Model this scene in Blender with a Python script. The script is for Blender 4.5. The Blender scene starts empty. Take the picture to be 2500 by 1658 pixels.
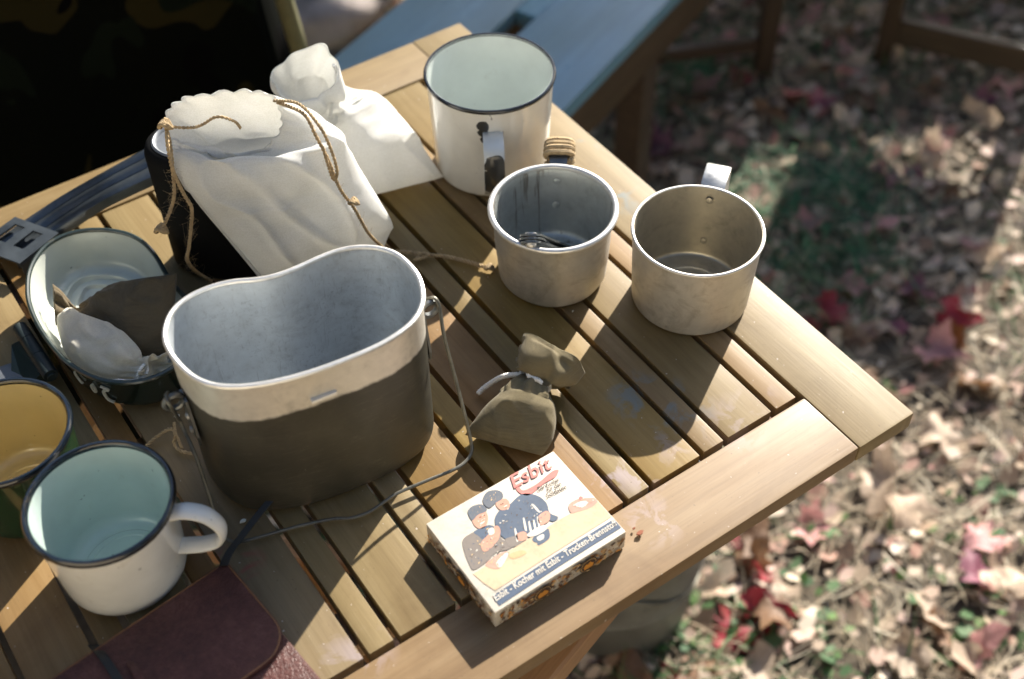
import bpy, bmesh, math, random
import numpy as np
from mathutils import Vector, Matrix, noise

random.seed(7); rng = np.random.default_rng(7)
R = math.radians
SC = bpy.context.scene
COL = SC.collection
T = 0.72                                   # height of the table top above the ground

# ------------------------------------------------------------------ camera
YAW, PITCH, ROLL, FPX = R(34.14406), R(48.13556), R(-0.82893), 3081.396
_f = np.array([math.sin(YAW)*math.cos(PITCH), math.cos(YAW)*math.cos(PITCH), -math.sin(PITCH)])
_r = np.array([math.cos(YAW), -math.sin(YAW), 0.]); _u = np.cross(_r, _f)
_c, _s = math.cos(ROLL), math.sin(ROLL)
RIGHT, UP, FWD = _c*_r+_s*_u, -_s*_r+_c*_u, _f
cam = bpy.data.cameras.new('camera'); camo_ = bpy.data.objects.new('camera', cam); COL.objects.link(camo_)
m = Matrix.Identity(4)
for i in range(3):
    m[i][0], m[i][1], m[i][2] = RIGHT[i], UP[i], -FWD[i]
m[2][3] = 2*T
camo_.matrix_world = m
cam.sensor_width = 36; cam.lens = FPX/2500*36; cam.clip_start = .02; cam.clip_end = 600
cam.dof.use_dof = True; cam.dof.focus_distance = .90; cam.dof.aperture_fstop = 4.2
SC.camera = camo_

# ------------------------------------------------------------------ sky and sun
SUN_AZ, SUN_EL = R(28.3), R(30.5)          # azimuth from +x towards +y
w = bpy.data.worlds.new('World'); SC.world = w; w.use_nodes = True
nt = w.node_tree; bg = nt.nodes['Background']
sky = nt.nodes.new('ShaderNodeTexSky'); sky.sky_type = 'NISHITA'; sky.sun_disc = False
sky.sun_elevation = SUN_EL; sky.sun_rotation = math.pi/2-SUN_AZ
sky.air_density = 1.0; sky.dust_density = 1.5; sky.ozone_density = 1.0
nt.links.new(sky.outputs[0], bg.inputs[0]); bg.inputs[1].default_value = 0.075
sl = bpy.data.lights.new('sun', 'SUN'); sl.energy = 4.6; sl.angle = R(0.53); sl.color = (1, .93, .82)
so = bpy.data.objects.new('sun', sl); COL.objects.link(so)
sd = Vector((math.cos(SUN_AZ)*math.cos(SUN_EL), math.sin(SUN_AZ)*math.cos(SUN_EL), math.sin(SUN_EL)))
so.rotation_euler = sd.to_track_quat('Z', 'Y').to_euler(); so.location = sd*8
SC.view_settings.view_transform = 'Standard'; SC.view_settings.look = 'None'
SC.view_settings.exposure = 1.45; SC.view_settings.gamma = 1.0
SC.render.engine = 'CYCLES'; SC.cycles.use_denoising = True
try: SC.cycles.denoiser = 'OPENIMAGEDENOISE'
except Exception: pass
SC.cycles.max_bounces = 6; SC.cycles.diffuse_bounces = 3; SC.cycles.glossy_bounces = 3; SC.cycles.transmission_bounces = 4; SC.cycles.sample_clamp_indirect = 5
SC.cycles.use_adaptive_sampling = True; SC.cycles.adaptive_threshold = .025; SC.cycles.caustics_reflective = False; SC.cycles.caustics_refractive = False

# ------------------------------------------------------------------ helpers
KD = 2500/2364
def Q(x, y, z):
    """photograph pixel + height above the table top -> place in the world"""
    d = RIGHT*((x-1250)/FPX) + UP*(-(y-829)/FPX) + FWD
    t = (z-T)/d[2]
    return np.array([d[0]*t, d[1]*t, T+z])
def P(x, y, z): return Q(x*KD, y*KD, z)
def A(p): return np.asarray(p, float)

def mk(name, verts, faces, mats, parent=None, smooth=True, midx=None, sharp=40, origin=None):
    me = bpy.data.meshes.new(name)
    v = np.asarray(verts, float)
    if origin is None and parent is not None: origin = parent.get('_o')
    if origin is not None: v = v-np.asarray(origin, float)
    me.from_pydata([tuple(q) for q in v.tolist()], [], [tuple(q) for q in faces])
    for mm in (mats if isinstance(mats, (list, tuple)) else [mats]): me.materials.append(mm)
    if midx is not None: me.polygons.foreach_set('material_index', list(midx))
    bm = bmesh.new(); bm.from_mesh(me); bmesh.ops.recalc_face_normals(bm, faces=bm.faces); bm.to_mesh(me); bm.free()
    if smooth:
        me.polygons.foreach_set('use_smooth', [True]*len(me.polygons))
        if sharp: me.set_sharp_from_angle(angle=R(sharp))
    o = bpy.data.objects.new(name, me); COL.objects.link(o)
    if parent is not None: o.parent = parent
    return o
def tag(o, label=None, cat=None, group=None, kind=None):
    if label: o['label'] = label
    if cat: o['category'] = cat
    if group: o['group'] = group
    if kind: o['kind'] = kind
    return o
def thing(name, label, cat, loc, group=None):
    o = bpy.data.objects.new(name, None); COL.objects.link(o); o.empty_display_size = .03
    o.location = tuple(loc); o['_o'] = [float(q) for q in loc]
    return tag(o, label, cat, group)
def loft(rings, closed=True, cap0=False, cap1=False):
    n = len(rings[0]); V = np.concatenate([A(r) for r in rings]); F = []
    for i in range(len(rings)-1):
        for j in range(n if closed else n-1):
            k = (j+1) % n
            F.append((i*n+j, i*n+k, (i+1)*n+k, (i+1)*n+j))
    if cap0: F.append(tuple(range(n))[::-1])
    if cap1: F.append(tuple(range((len(rings)-1)*n, len(rings)*n)))
    return V, F
def join(parts):
    V = []; F = []; k = 0
    for v, f in parts:
        V.append(A(v)); F += [tuple(i+k for i in q) for q in f]; k += len(v)
    return np.concatenate(V), F
def lathe(prof, c, n=64, cap0=True, cap1=False):
    th = np.linspace(0, 2*np.pi, n, endpoint=False)
    return loft([np.stack([c[0]+r*np.cos(th), c[1]+r*np.sin(th), np.full(n, c[2]+z)], 1) for r, z in prof], True, cap0, cap1)
def catmull(pts, m, closed=False):
    p = A(pts); n = len(p); out = []
    segs = n if closed else n-1
    for i in range(segs):
        if closed: a, b, c, d = p[(i-1) % n], p[i], p[(i+1) % n], p[(i+2) % n]
        else: a, b, c, d = p[max(i-1, 0)], p[i], p[i+1], p[min(i+2, n-1)]
        for t in np.linspace(0, 1, m, endpoint=False):
            out.append(.5*((2*b)+(-a+c)*t+(2*a-5*b+4*c-d)*t*t+(-a+3*b-3*c+d)*t**3))
    if not closed: out.append(p[-1])
    return A(out)
def frames(p, closed=False):
    n = len(p); tg = np.zeros_like(p)
    for i in range(n):
        a = p[(i-1) % n] if closed else p[max(i-1, 0)]; b = p[(i+1) % n] if closed else p[min(i+1, n-1)]
        tg[i] = (b-a)/max(np.linalg.norm(b-a), 1e-9)
    u = np.cross(tg[0], [0, 0, 1.]);
    if np.linalg.norm(u) < 1e-3: u = np.cross(tg[0], [1., 0, 0])
    U = []
    for i in range(n):
        u = u-tg[i]*np.dot(u, tg[i]); u /= max(np.linalg.norm(u), 1e-9); U.append(u.copy())
    U = A(U); return tg, U, np.cross(tg, U)
def tube(pts, r, n=8, closed=False, ry=None, up=None):
    p = A(pts); tg, U, W = frames(p, closed); th = np.linspace(0, 2*np.pi, n, endpoint=False)
    if up is not None:
        U = np.cross(tg, A(up)); U /= np.linalg.norm(U, axis=1)[:, None]; W = np.cross(U, tg)
    rr = np.broadcast_to(r, (len(p),)); r2 = rr if ry is None else np.broadcast_to(ry, (len(p),))
    rings = [p[i]+rr[i]*np.cos(th)[:, None]*U[i]+r2[i]*np.sin(th)[:, None]*W[i] for i in range(len(p))]
    if closed: rings.append(rings[0]); return loft(rings)
    return loft(rings, True, True, True)
def twine(pts, r, pitch=.006, m=10):
    p = catmull(pts, m); L = np.concatenate([[0], np.cumsum(np.linalg.norm(np.diff(p, axis=0), axis=1))])
    k = max(int(L[-1]/(pitch/7)), 8); s = np.linspace(0, L[-1], k)
    p = np.stack([np.interp(s, L, p[:, i]) for i in range(3)], 1)
    tg, U, W = frames(p); out = []
    for ph in (0, np.pi):
        a = s/pitch*2*np.pi+ph
        out.append(tube(p+(.55*r)*(np.cos(a)[:, None]*U+np.sin(a)[:, None]*W), r*.62, 5))
    return join(out)
def bevel_box(lo, hi, b=.0015, seg=2):
    bm = bmesh.new(); bmesh.ops.create_cube(bm, size=1)
    lo, hi = A(lo), A(hi)
    for v in bm.verts: v.co = Vector((lo+hi)/2+A(v.co)*(hi-lo))
    bmesh.ops.bevel(bm, geom=list(bm.edges), offset=b, segments=seg, profile=.7, affect='EDGES')
    bm.verts.index_update()
    V = A([v.co for v in bm.verts]); F = [tuple(v.index for v in f.verts) for f in bm.faces]; bm.free()
    return V, F
def beam(a, b, w, h, up=(0, 0, 1), bv=.0015):
    """square timber from a to b, w across, h along up"""
    a, b = A(a), A(b); d = b-a; L = np.linalg.norm(d); d /= L
    s = np.cross(d, A(up)); s /= np.linalg.norm(s); u = np.cross(s, d)
    V, F = bevel_box((-w/2, 0, -h/2), (w/2, L, h/2), bv, 1)
    return a+V[:, :1]*s+V[:, 1:2]*d+V[:, 2:]*u, F
def slab(poly, z0, z1, bv=0):
    n = len(poly); p = A(poly)
    lo = np.c_[p, np.full(n, z0)]; hi = np.c_[p, np.full(n, z1)]
    return loft([lo, hi], True, True, True)
def fill(poly3): return A(poly3), [tuple(range(len(poly3)))]
def nz(v, s, seed=0.): return noise.noise(Vector((v[0]*s+seed, v[1]*s+seed*1.7, v[2]*s-seed)))

# ------------------------------------------------------------------ materials
class NT:
    def __init__(s, name):
        s.m = bpy.data.materials.new(name); s.m.use_nodes = True; s.t = s.m.node_tree
        s.b = s.t.nodes['Principled BSDF']; s.o = s.t.nodes['Material Output']
        s.tc = s.t.nodes.new('ShaderNodeTexCoord'); s.oi = s.t.nodes.new('ShaderNodeObjectInfo')
    def n(s, ty, **kw):
        x = s.t.nodes.new('ShaderNode'+ty)
        for k, v in kw.items():
            if k.startswith('i_'):
                key = k[2:]; key = int(key) if key.isdigit() else key.replace('_', ' ')
                s.put(x.inputs[key], v)
            else: setattr(x, k, v)
        return x
    def put(s, sock, v):
        if isinstance(v, bpy.types.NodeSocket): s.t.links.new(v, sock)
        elif isinstance(v, bpy.types.Node): s.t.links.new(v.outputs[0], sock)
        else:
            if sock.type == 'RGBA' and len(v) == 3: v = (*v, 1)
            sock.default_value = v
    def coords(s, scale=(1, 1, 1), rnd=False, kind='Object'):
        src = s.tc.outputs[kind]
        if kind == 'World': pass
        if rnd:
            a = s.n('VectorMath', operation='MULTIPLY_ADD'); s.put(a.inputs[0], s.oi.outputs['Random']); a.inputs[1].default_value = (31, 17, 23); s.put(a.inputs[2], src); src = a.outputs[0]
        mp = s.n('Mapping', i_Vector=src, i_Scale=scale); return mp.outputs[0]
    def noise(s, co, scale=5, detail=4, rough=.55, dist=0):
        return s.n('TexNoise', i_Vector=co, i_Scale=scale, i_Detail=detail, i_Roughness=rough, i_Distortion=dist).outputs[0]
    def ramp(s, fac, stops, interp='LINEAR'):
        r = s.n('ValToRGB', i_Fac=fac); r.color_ramp.interpolation = interp; e = r.color_ramp.elements
        while len(e) < len(stops): e.new(.5)
        for q, (p, c) in zip(e, stops):
            q.position = p; q.color = (*c, 1) if isinstance(c, (tuple, list)) else (c, c, c, 1)
        return r.outputs[0]
    def mix(s, fac, a, b, mode='MIX'):
        x = s.n('Mix', data_type='RGBA', blend_type=mode); s.put(x.inputs[0], fac); s.put(x.inputs[6], a); s.put(x.inputs[7], b); return x.outputs[2]
    def math(s, op, a, b=0., c=None):
        x = s.n('Math', operation=op); s.put(x.inputs[0], a); s.put(x.inputs[1], b)
        if c is not None: s.put(x.inputs[2], c)
        return x.outputs[0]
    def bump(s, h, strength=.3, dist=.001):
        b = s.n('Bump', i_Height=h, i_Strength=strength, i_Distance=dist); s.put(s.b.inputs['Normal'], b.outputs[0]); return b
    def set(s, **kw):
        for k, v in kw.items(): s.put(s.b.inputs[k.replace('_', ' ')], v)
        return s
    def wpos(s): return s.n('NewGeometry').outputs['Position']

def plain(name, col, rough=.5, metal=0., var=.18, scale=30, bump=.15, bscale=150, rnd=True, **kw):
    s = NT(name); co = s.coords(rnd=rnd)
    a = s.noise(co, scale, 5); b = s.noise(co, bscale, 3)
    c = A(col); f = s.math('MULTIPLY_ADD', b, .35, s.math('MULTIPLY', a, .75))
    s.set(Base_Color=s.ramp(f, [(.32, tuple(np.clip(c*(1-var*1.6), 0, 1))), (.55, tuple(c)), (.8, tuple(np.clip(c*(1+var), 0, 1)))]), Metallic=metal)
    s.set(Roughness=s.ramp(a, [(.3, max(rough-.08, 0)), (.7, min(rough+.1, 1))]))
    if bump: s.bump(b, bump, .0006)
    return s.set(**kw).m

def wood(name, c0, c1, c2, rough=.45, stain=False, coat=0., vary=.26):
    s = NT(name); co = s.coords((34, 2.2, 34), rnd=True); co2 = s.coords((5, 1.6, 5), rnd=True)
    g = s.noise(co, 2.2, 7, .62, .5); bl = s.noise(co2, 2.6, 4)
    fine = s.noise(s.coords((300, 9, 300), rnd=True), 2, 3)
    col = s.ramp(g, [(.28, c0), (.5, c1), (.72, c2)])
    col = s.mix(s.ramp(bl, [(.3, 0.), (.75, .7)]), col, s.mix(1., col, (.80, .66, .46), 'MULTIPLY'))
    col = s.mix(s.math('MULTIPLY', s.ramp(fine, [(.38, 1.), (.48, 0.)]), .16), col, (c0[0]*.6, c0[1]*.55, c0[2]*.5))
    rv = s.math('MULTIPLY_ADD', s.oi.outputs['Random'], vary, 1-vary/2)
    hsv = s.n('HueSaturation', i_Value=rv, i_Color=col, i_Hue=s.math('MULTIPLY_ADD', s.math('FRACT', s.math('MULTIPLY', s.oi.outputs['Random'], 7.31)), .026, .488), i_Saturation=s.math('MULTIPLY_ADD', s.math('FRACT', s.math('MULTIPLY', s.oi.outputs['Random'], 13.7)), .3, .82)); col = hsv.outputs[0]
    if stain:
        wp = s.wpos(); wn = s.noise(wp, 42, 5, .6, .6); wn2 = s.noise(wp, 9, 3)
        def spot(p, r, c, k, lo=.5, hi=.62):
            nonlocal col
            d = s.n('VectorMath', operation='DISTANCE'); s.put(d.inputs[0], wp); d.inputs[1].default_value = tuple(p)
            fall = s.ramp(s.math('DIVIDE', d.outputs['Value'], r), [(.35, 1.), (1., 0.)])
            col = s.mix(s.math('MULTIPLY', s.math('MULTIPLY', fall, s.ramp(wn, [(lo, 0.), (hi, 1.)])), k), col, c)
        lav, blue, dark, red = (.44, .38, .47), (.13, .2, .24), (.12, .08, .05), (.32, .06, .06)
        for px, py, r in ((1570, 1160, .022), (1530, 1168, .02), (1450, 1165, .02), (1500, 1160, .012), (1790, 1030, .03), (1640, 1090, .02), (1595, 1272, .025), (1850, 965, .018), (840, 1600, .02), (905, 1590, .02)):
            spot(Q(px, py, 0), r, lav, .2, .5, .56)
        for px, py, r in ((1560, 965, .03), (1640, 1000, .035), (1500, 480, .03), (1440, 340, .02)): spot(Q(px, py, 0), r, blue, .55)
        for px, py, r in ((590, 1370, .018), (560, 1345, .014)): spot(Q(px, py, 0), r, red, .7, .45, .6)
        col = s.mix(s.math('MULTIPLY', s.ramp(s.noise(wp, 12, 6, .65, 1.), [(.52, 0.), (.7, 1.)]), .4), col, s.mix(1., col, (.62, .56, .50), 'MULTIPLY'))
        sp = s.noise(wp, 420, 2); col = s.mix(s.math('MULTIPLY', s.ramp(sp, [(.70, 0.), (.74, 1.)]), .55), col, (.09, .06, .035))
        sp2 = s.noise(wp, 310, 2); col = s.mix(s.math('MULTIPLY', s.ramp(sp2, [(.735, 0.), (.76, 1.)]), .6), col, (.7, .66, .62))
    s.set(Base_Color=col, Roughness=s.ramp(bl, [(.3, rough-.07), (.7, rough+.1)]))
    if stain: s.set(Specular_IOR_Level=.28)
    if coat: s.set(Coat_Weight=coat, Coat_Roughness=.28)
    s.bump(s.math('ADD', g, s.math('MULTIPLY', fine, .5)), .22, .0007)
    return s.m

def metal(name, col, rough, stain=.5, paint=None, paint_z=0., dent=.3, streaks=False, specks=False):
    s = NT(name); co = s.coords()
    a = s.noise(co, 26, 6, .62, .4); b = s.noise(co, 140, 4, .6); sc = s.noise(s.coords((30, 30, 420)), 3, 3); big = s.noise(co, 9, 3)
    c = A(col)
    cc = s.ramp(s.math('MULTIPLY_ADD', b, .4, s.math('MULTIPLY', a, .7)), [(.34, tuple(c*.62)), (.5, tuple(c*.88)), (.68, tuple(c))])
    cc = s.mix(s.math('MULTIPLY', s.ramp(s.noise(co, 48, 5, .7, 1.), [(.52, 0.), (.66, 1.)]), stain), cc, (.16, .12, .07))
    if streaks:
        v = s.noise(s.coords((75, 75, 4)), 1.6, 4, .6, .6)
        cc = s.mix(s.math('MULTIPLY', s.ramp(v, [(.56, 0.), (.62, 1.), (.66, .2)]), .7), cc, (.10, .055, .02))
    if specks:
        q1 = s.noise(co, 330, 3, .6); q2 = s.noise(s.coords((260, 260, 30)), 2.2, 4, .65, .8); zone = s.ramp(big, [(.4, .25), (.62, 1.)])
        cc = s.mix(s.math('MULTIPLY', s.math('MULTIPLY', s.ramp(q1, [(.58, 0.), (.66, 1.)]), zone), .26), cc, (.12, .115, .10))
        cc = s.mix(s.math('MULTIPLY', s.ramp(q2, [(.60, 0.), (.66, 1.)]), .2), cc, (.16, .15, .13))
    ro = s.ramp(a, [(.3, rough+.14), (.7, rough-.06)]); me = .62
    if paint is not None:
        z = s.n('SeparateXYZ', i_0=s.tc.outputs['Object']).outputs[2]
        edge = s.math('MULTIPLY_ADD', big, .012, z)
        edge = s.math('MULTIPLY_ADD', a, .006, s.math('MULTIPLY_ADD', b, .003, edge))
        wear = s.ramp(s.math('MULTIPLY_ADD', s.noise(s.coords((40, 40, 160)), 3, 5, .7), 1., 0.), [(.72, 0.), (.74, 1.)])
        bare = s.math('MAXIMUM', s.ramp(s.math('MULTIPLY', s.math('SUBTRACT', edge, paint_z), 400.), [(0, 0.), (1, 1.)]), wear)
        p = A(paint)
        pc = s.ramp(a, [(.3, tuple(p*.7)), (.55, tuple(p)), (.75, tuple(p*1.35))])
        pc = s.mix(s.math('MULTIPLY', s.ramp(sc, [(.6, 0.), (.7, 1.)]), .25), pc, tuple(p*2.0))
        lng = s.noise(s.coords((14, 14, 130)), 2.6, 5, .7, 1.2)
        pc = s.mix(s.math('MULTIPLY', s.ramp(lng, [(.60, 0.), (.62, 1.), (.64, .1)]), .6), pc, tuple(p*3.2))
        pc = s.mix(s.math('MULTIPLY', s.ramp(s.noise(co, 17, 5, .6), [(.5, 0.), (.72, 1.)]), .35), pc, tuple(p*A([1.4, 1.3, 1.05])))
        pc = s.mix(s.math('MULTIPLY', s.ramp(s.noise(co, 12, 5, .6), [(.3, 1.), (.48, 0.)]), .4), pc, tuple(p*.5))
        cc = s.mix(bare, pc, cc); ro = s.mix(bare, (.42,)*3, ro); me = s.math('MULTIPLY', bare, .62)
    s.set(Base_Color=cc, Roughness=ro, Metallic=me)
    h = s.math('MULTIPLY_ADD', sc, .25, s.math('MULTIPLY_ADD', big, 1.6, s.math('MULTIPLY', b, .18)))
    s.bump(h, dent, .0016)
    return s.m

def enamel(name, col, col_in=None, rough=.16, chips=()):
    s = NT(name); co = s.coords(); a = s.noise(co, 22, 5); c = A(col)
    cc = s.ramp(a, [(.3, tuple(c*.86)), (.6, tuple(c))])
    cc = s.mix(s.math('MULTIPLY', s.ramp(s.noise(co, 60, 5, .7), [(.62, 0.), (.74, 1.)]), .22), cc, (.34, .27, .16))
    dk = s.ramp(s.noise(co, 190, 2), [(.755, 0.), (.775, 1.)]); ro = (rough,)*3
    n2 = s.noise(co, 70, 5, .65)
    for p, r in chips:
        d = s.n('VectorMath', operation='DISTANCE'); s.put(d.inputs[0], s.wpos()); d.inputs[1].default_value = tuple(p)
        q = s.math('ADD', s.math('DIVIDE', d.outputs['Value'], r), s.math('MULTIPLY', n2, 1.1))
        dk = s.math('MAXIMUM', dk, s.ramp(q, [(1.34, 1.), (1.40, 0.)]) if False else s.math('LESS_THAN', q, 1.45))
    cc = s.mix(s.math('MULTIPLY', dk, .97), cc, (.012, .014, .016))
    s.set(Base_Color=cc, Roughness=s.mix(dk, ro, (.3,)*3), Coat_Weight=.6, Coat_Roughness=.06)
    s.bump(s.math('MULTIPLY_ADD', a, 1., s.math('MULTIPLY', dk, -.6)), .12, .0012)
    return s.m

def cloth(name, col, weave=900, trans=.2, dirt=.25, tcol=None):
    s = NT(name); co = s.coords(); c = A(col)
    a = s.noise(co, 28, 5); wx = s.n('TexWave', i_Vector=co, i_Scale=weave, bands_direction='X', i_Distortion=.8).outputs[1]
    wy = s.n('TexWave', i_Vector=co, i_Scale=weave, bands_direction='Z', i_Distortion=.8).outputs[1]
    slub = s.noise(s.coords((60, 60, 900)), 1.2, 3)
    gr = s.noise(co, 1100, 2, .6); slub2 = s.noise(s.coords((900, 60, 60)), 1.2, 3)
    cc = s.ramp(s.math('MULTIPLY_ADD', slub, .4, s.math('MULTIPLY', a, .7)), [(.35, tuple(c*(1-dirt))), (.55, tuple(c)), (.8, tuple(np.minimum(c*1.08, .93)))])
    cc = s.mix(s.ramp(gr, [(.38, .30), (.6, 0.)]), cc, s.mix(1., cc, (.72, .70, .66), 'MULTIPLY'))
    s.set(Base_Color=cc, Roughness=.9, Sheen_Weight=.15)
    wr = s.math('ADD', s.math('MULTIPLY', s.noise(co, 38, 3, .5, .6), .7), s.math('MULTIPLY', s.math('ADD', gr, slub2), .35))
    s.bump(s.math('ADD', s.math('MULTIPLY', s.math('ADD', wx, wy), .18), s.math('MULTIPLY_ADD', wr, 1.3, s.math('MULTIPLY', slub, .5))), .35, .0011)
    if trans:
        t = s.n('BsdfTranslucent', i_Color=cc); mx = s.n('MixShader', i_0=trans, i_1=s.b.outputs[0], i_2=t.outputs[0])
        s.t.links.new(mx.outputs[0], s.o.inputs[0])
    return s.m

def leafmat(name, c0, c1, trans=.3):
    s = NT(name); co = s.coords(rnd=True); a = s.noise(co, 35, 5)
    cc = s.ramp(a, [(.32, c0), (.68, c1)])
    hs = s.n('HueSaturation', i_Value=s.math('MULTIPLY_ADD', s.oi.outputs['Random'], .6, .7), i_Color=cc).outputs[0]
    s.set(Base_Color=hs, Roughness=.55); s.bump(s.noise(co, 120, 3), .4, .001)
    t = s.n('BsdfTranslucent', i_Color=hs); mx = s.n('MixShader', i_0=trans, i_1=s.b.outputs[0], i_2=t.outputs[0]); s.t.links.new(mx.outputs[0], s.o.inputs[0])
    return s.m
def scatmat(name, cols, trans=.25, rough=.7):
    """colour changes from piece to piece (random per island)"""
    s = NT(name); g = s.n('NewGeometry').outputs['Random Per Island']
    cc = s.ramp(g, [(i/max(len(cols)-1, 1), c) for i, c in enumerate(cols)])
    s.set(Base_Color=cc, Roughness=rough)
    t = s.n('BsdfTranslucent', i_Color=cc); mx = s.n('MixShader', i_0=trans, i_1=s.b.outputs[0], i_2=t.outputs[0]); s.t.links.new(mx.outputs[0], s.o.inputs[0])
    return s.m

WOOD = wood('table_wood', (.185, .120, .050), (.232, .158, .071), (.275, .197, .098), .46, True, 0., vary=.2)
WOOD2 = wood('stool_wood', (.028, .016, .007), (.046, .027, .012), (.07, .043, .021), .5)
WOODLEG = wood('leg_wood', (.20, .105, .04), (.31, .17, .075), (.40, .24, .12), .45)
BLUEWOOD = wood('bench_blue_grey', (.105, .225, .315), (.125, .26, .355), (.145, .29, .385), .34, vary=.04)  # nearly even blue grey base colour for the bench seat
ALU = metal('aluminium', (.80, .79, .76), .34, .15)
ALU_IN = metal('aluminium_inside', (.78, .83, .86), .44, .12, specks=True)
ALU_OLD = metal('aluminium_stained', (.62, .60, .56), .40, .26, dent=.5)
ALU_TAR = metal('aluminium_tarnished', (.58, .53, .42), .38, .2)
ALU_STREAK = metal('aluminium_streaked', (.62, .65, .63), .42, .15, streaks=True)
POT_OUT = metal('pot_outside', (.80, .76, .68), .42, .12, paint=(.043, .040, .030), paint_z=.1145, dent=.35)
STEEL = plain('dull_steel', (.20, .21, .21), .42, .85, .25, 40, .2, 220)
BLUED = plain('blued_steel', (.105, .125, .145), .38, .7, .2, 30, .12, 220)
WIRE = plain('galvanised_wire', (.17, .165, .14), .45, .8, .3, 60, .2, 300)
GREEN_E = enamel('green_enamel', (.012, .022, .018), rough=.25)
WHITE_E = enamel('white_enamel', (.80, .80, .76))
WHITE_IN = enamel('white_enamel_inside', (.70, .75, .72))
LID_IN = enamel('lid_enamel_inside', (.60, .64, .58), rough=.25)
YELLOW_E = enamel('yellow_enamel', (.58, .475, .245), rough=.3)
TEAL_IN = enamel('pale_teal_enamel', (.58, .70, .66), rough=.2)
GREEN2_E = enamel('leaf_green_enamel', (.010, .034, .014))
RIM_E = enamel('dark_rim_enamel', (.005, .009, .015), rough=.2)
BLACK_FELT = plain('black_cover', (.004, .0045, .005), .8, 0, .3, 40, .2, 500, Specular_IOR_Level=.15)
LIDGREY = plain('grey_lid', (.15, .165, .185), .45, .3, .15, 20, .1, 200)
CANVAS = cloth('white_cotton', (.88, .885, .86), 900, .42, .07)
OLIVE = cloth('olive_cotton', (.185, .150, .080), 1100, .08, .35)
CREAM = cloth('cream_cotton', (.92, .86, .73), 900, .4, .12)
OLIVE_D = cloth('brown_olive_cotton', (.125, .092, .046), 1100, .06, .35)
TWINE = plain('jute_twine', (.42, .31, .175), .9, 0, .35, 200, .5, 900)
WHITECORD = plain('white_cord', (.86, .85, .81), .85, 0, .15, 200, .5, 900)
LEATHER = None
SOIL = plain('soil', (.085, .068, .047), .95, 0, .55, 9, .8, 70)

def leather():
    s = NT('brown_leather'); co = s.coords()
    v = s.n('TexVoronoi', i_Vector=co, i_Scale=430, feature='DISTANCE_TO_EDGE').outputs[0]; a = s.noise(co, 40, 5); b = s.noise(co, 300, 3)
    s.set(Base_Color=s.ramp(s.math('MULTIPLY_ADD', b, .4, s.math('MULTIPLY', a, .7)), [(.35, (.042, .014, .012)), (.6, (.088, .034, .029)), (.8, (.14, .064, .056))]), Roughness=s.ramp(a, [(.3, .42), (.7, .56)]), Specular_IOR_Level=.3)
    s.bump(s.math('ADD', s.ramp(v, [(0, 0.), (.25, 1.)]), b), .45, .0006); return s.m
LEATHER = leather()

# ------------------------------------------------------------------ ground
def gh(x, y): return .016*noise.noise(Vector((x*2.1, y*2.1, 3.3)))+.007*noise.noise(Vector((x*9, y*9, 1.1)))
def axis(a, b, step, far):
    c = list(np.arange(a, b+1e-6, step)); lo = []; hi = []; s = step; x = a
    while x > -far: s *= 1.5; x -= s; lo.append(x)
    s = step; x = b
    while x < far: s *= 1.5; x += s; hi.append(x)
    return np.array(lo[::-1]+c+hi)
gx = axis(-.6, 2.8, .035, 260); gy = axis(-.4, 3.0, .035, 260)
GV = [(x, y, gh(x, y) if abs(x) < 8 and abs(y) < 8 else 0.) for y in gy for x in gx]; nx = len(gx)
GF = [(j*nx+i, j*nx+i+1, (j+1)*nx+i+1, (j+1)*nx+i) for j in range(len(gy)-1) for i in range(nx-1)]
tag(mk('ground', GV, GF, SOIL, sharp=None), 'brown earth under leaf litter', kind='structure')

# ------------------------------------------------------------------ table
TH = .017
X0, X1, Y0, Y1 = -.62, .5597, .3069, .9096
table = thing('wooden_table', 'slatted varnished wooden folding table carrying the camp crockery', 'table', (0, .6, 0))
def tpart(name, lo, hi, par=table, mat=WOOD, alongx=False, b=.0014):
    lo, hi = A(lo), A(hi); c = (lo+hi)/2; h = (hi-lo)/2
    if alongx: h = h[[1, 0, 2]]
    V, F = bevel_box(-h, h, b)
    o = mk(name, V, F, mat, par, origin=(0, 0, 0)); o.location = tuple(c-A(par['_o']))
    if alongx: o.rotation_euler.z = R(-90)
    return o
tpart('end_rail', (.5052, Y0, T-TH), (X1, Y1, T), b=.002)
tpart('near_rail', (X0+.05, Y0+.0006, T-TH), (.5047, .3634, T-.0004), alongx=True, b=.002)
tpart('far_rail', (X0+.05, .8549, T-TH), (.5047, Y1-.0004, T-.0004), alongx=True, b=.002)
GAP = .0047; ys0, ys1 = .3678, .8522
xr = .5052-GAP; k = 0; k2 = 0
slat_w = []
odd = [.4355-.0687*i for i in range(20)]; even = [.4814-.0686*i for i in range(20)]
right = .5052
for i in range(16):
    for L in (even[i], odd[i]):
        if L < X0+.1: continue
        jit = random.uniform(-.0006, .0006)
        o = tpart('slat', (L, ys0+jit, T-.0145), (right-GAP, ys1+jit, T-.0006+random.uniform(-.0004, .0002)), b=.0009)
        right = L
for y in (.40, .61, .82):
    tpart('support_batten', (X0+.06, y-.014, T-.034), (.50, y+.014, T-.0155), mat=WOODLEG, alongx=True)
tpart('left_rail', (X0, Y0, T-TH), (X0+.0495, Y1, T))
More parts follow.
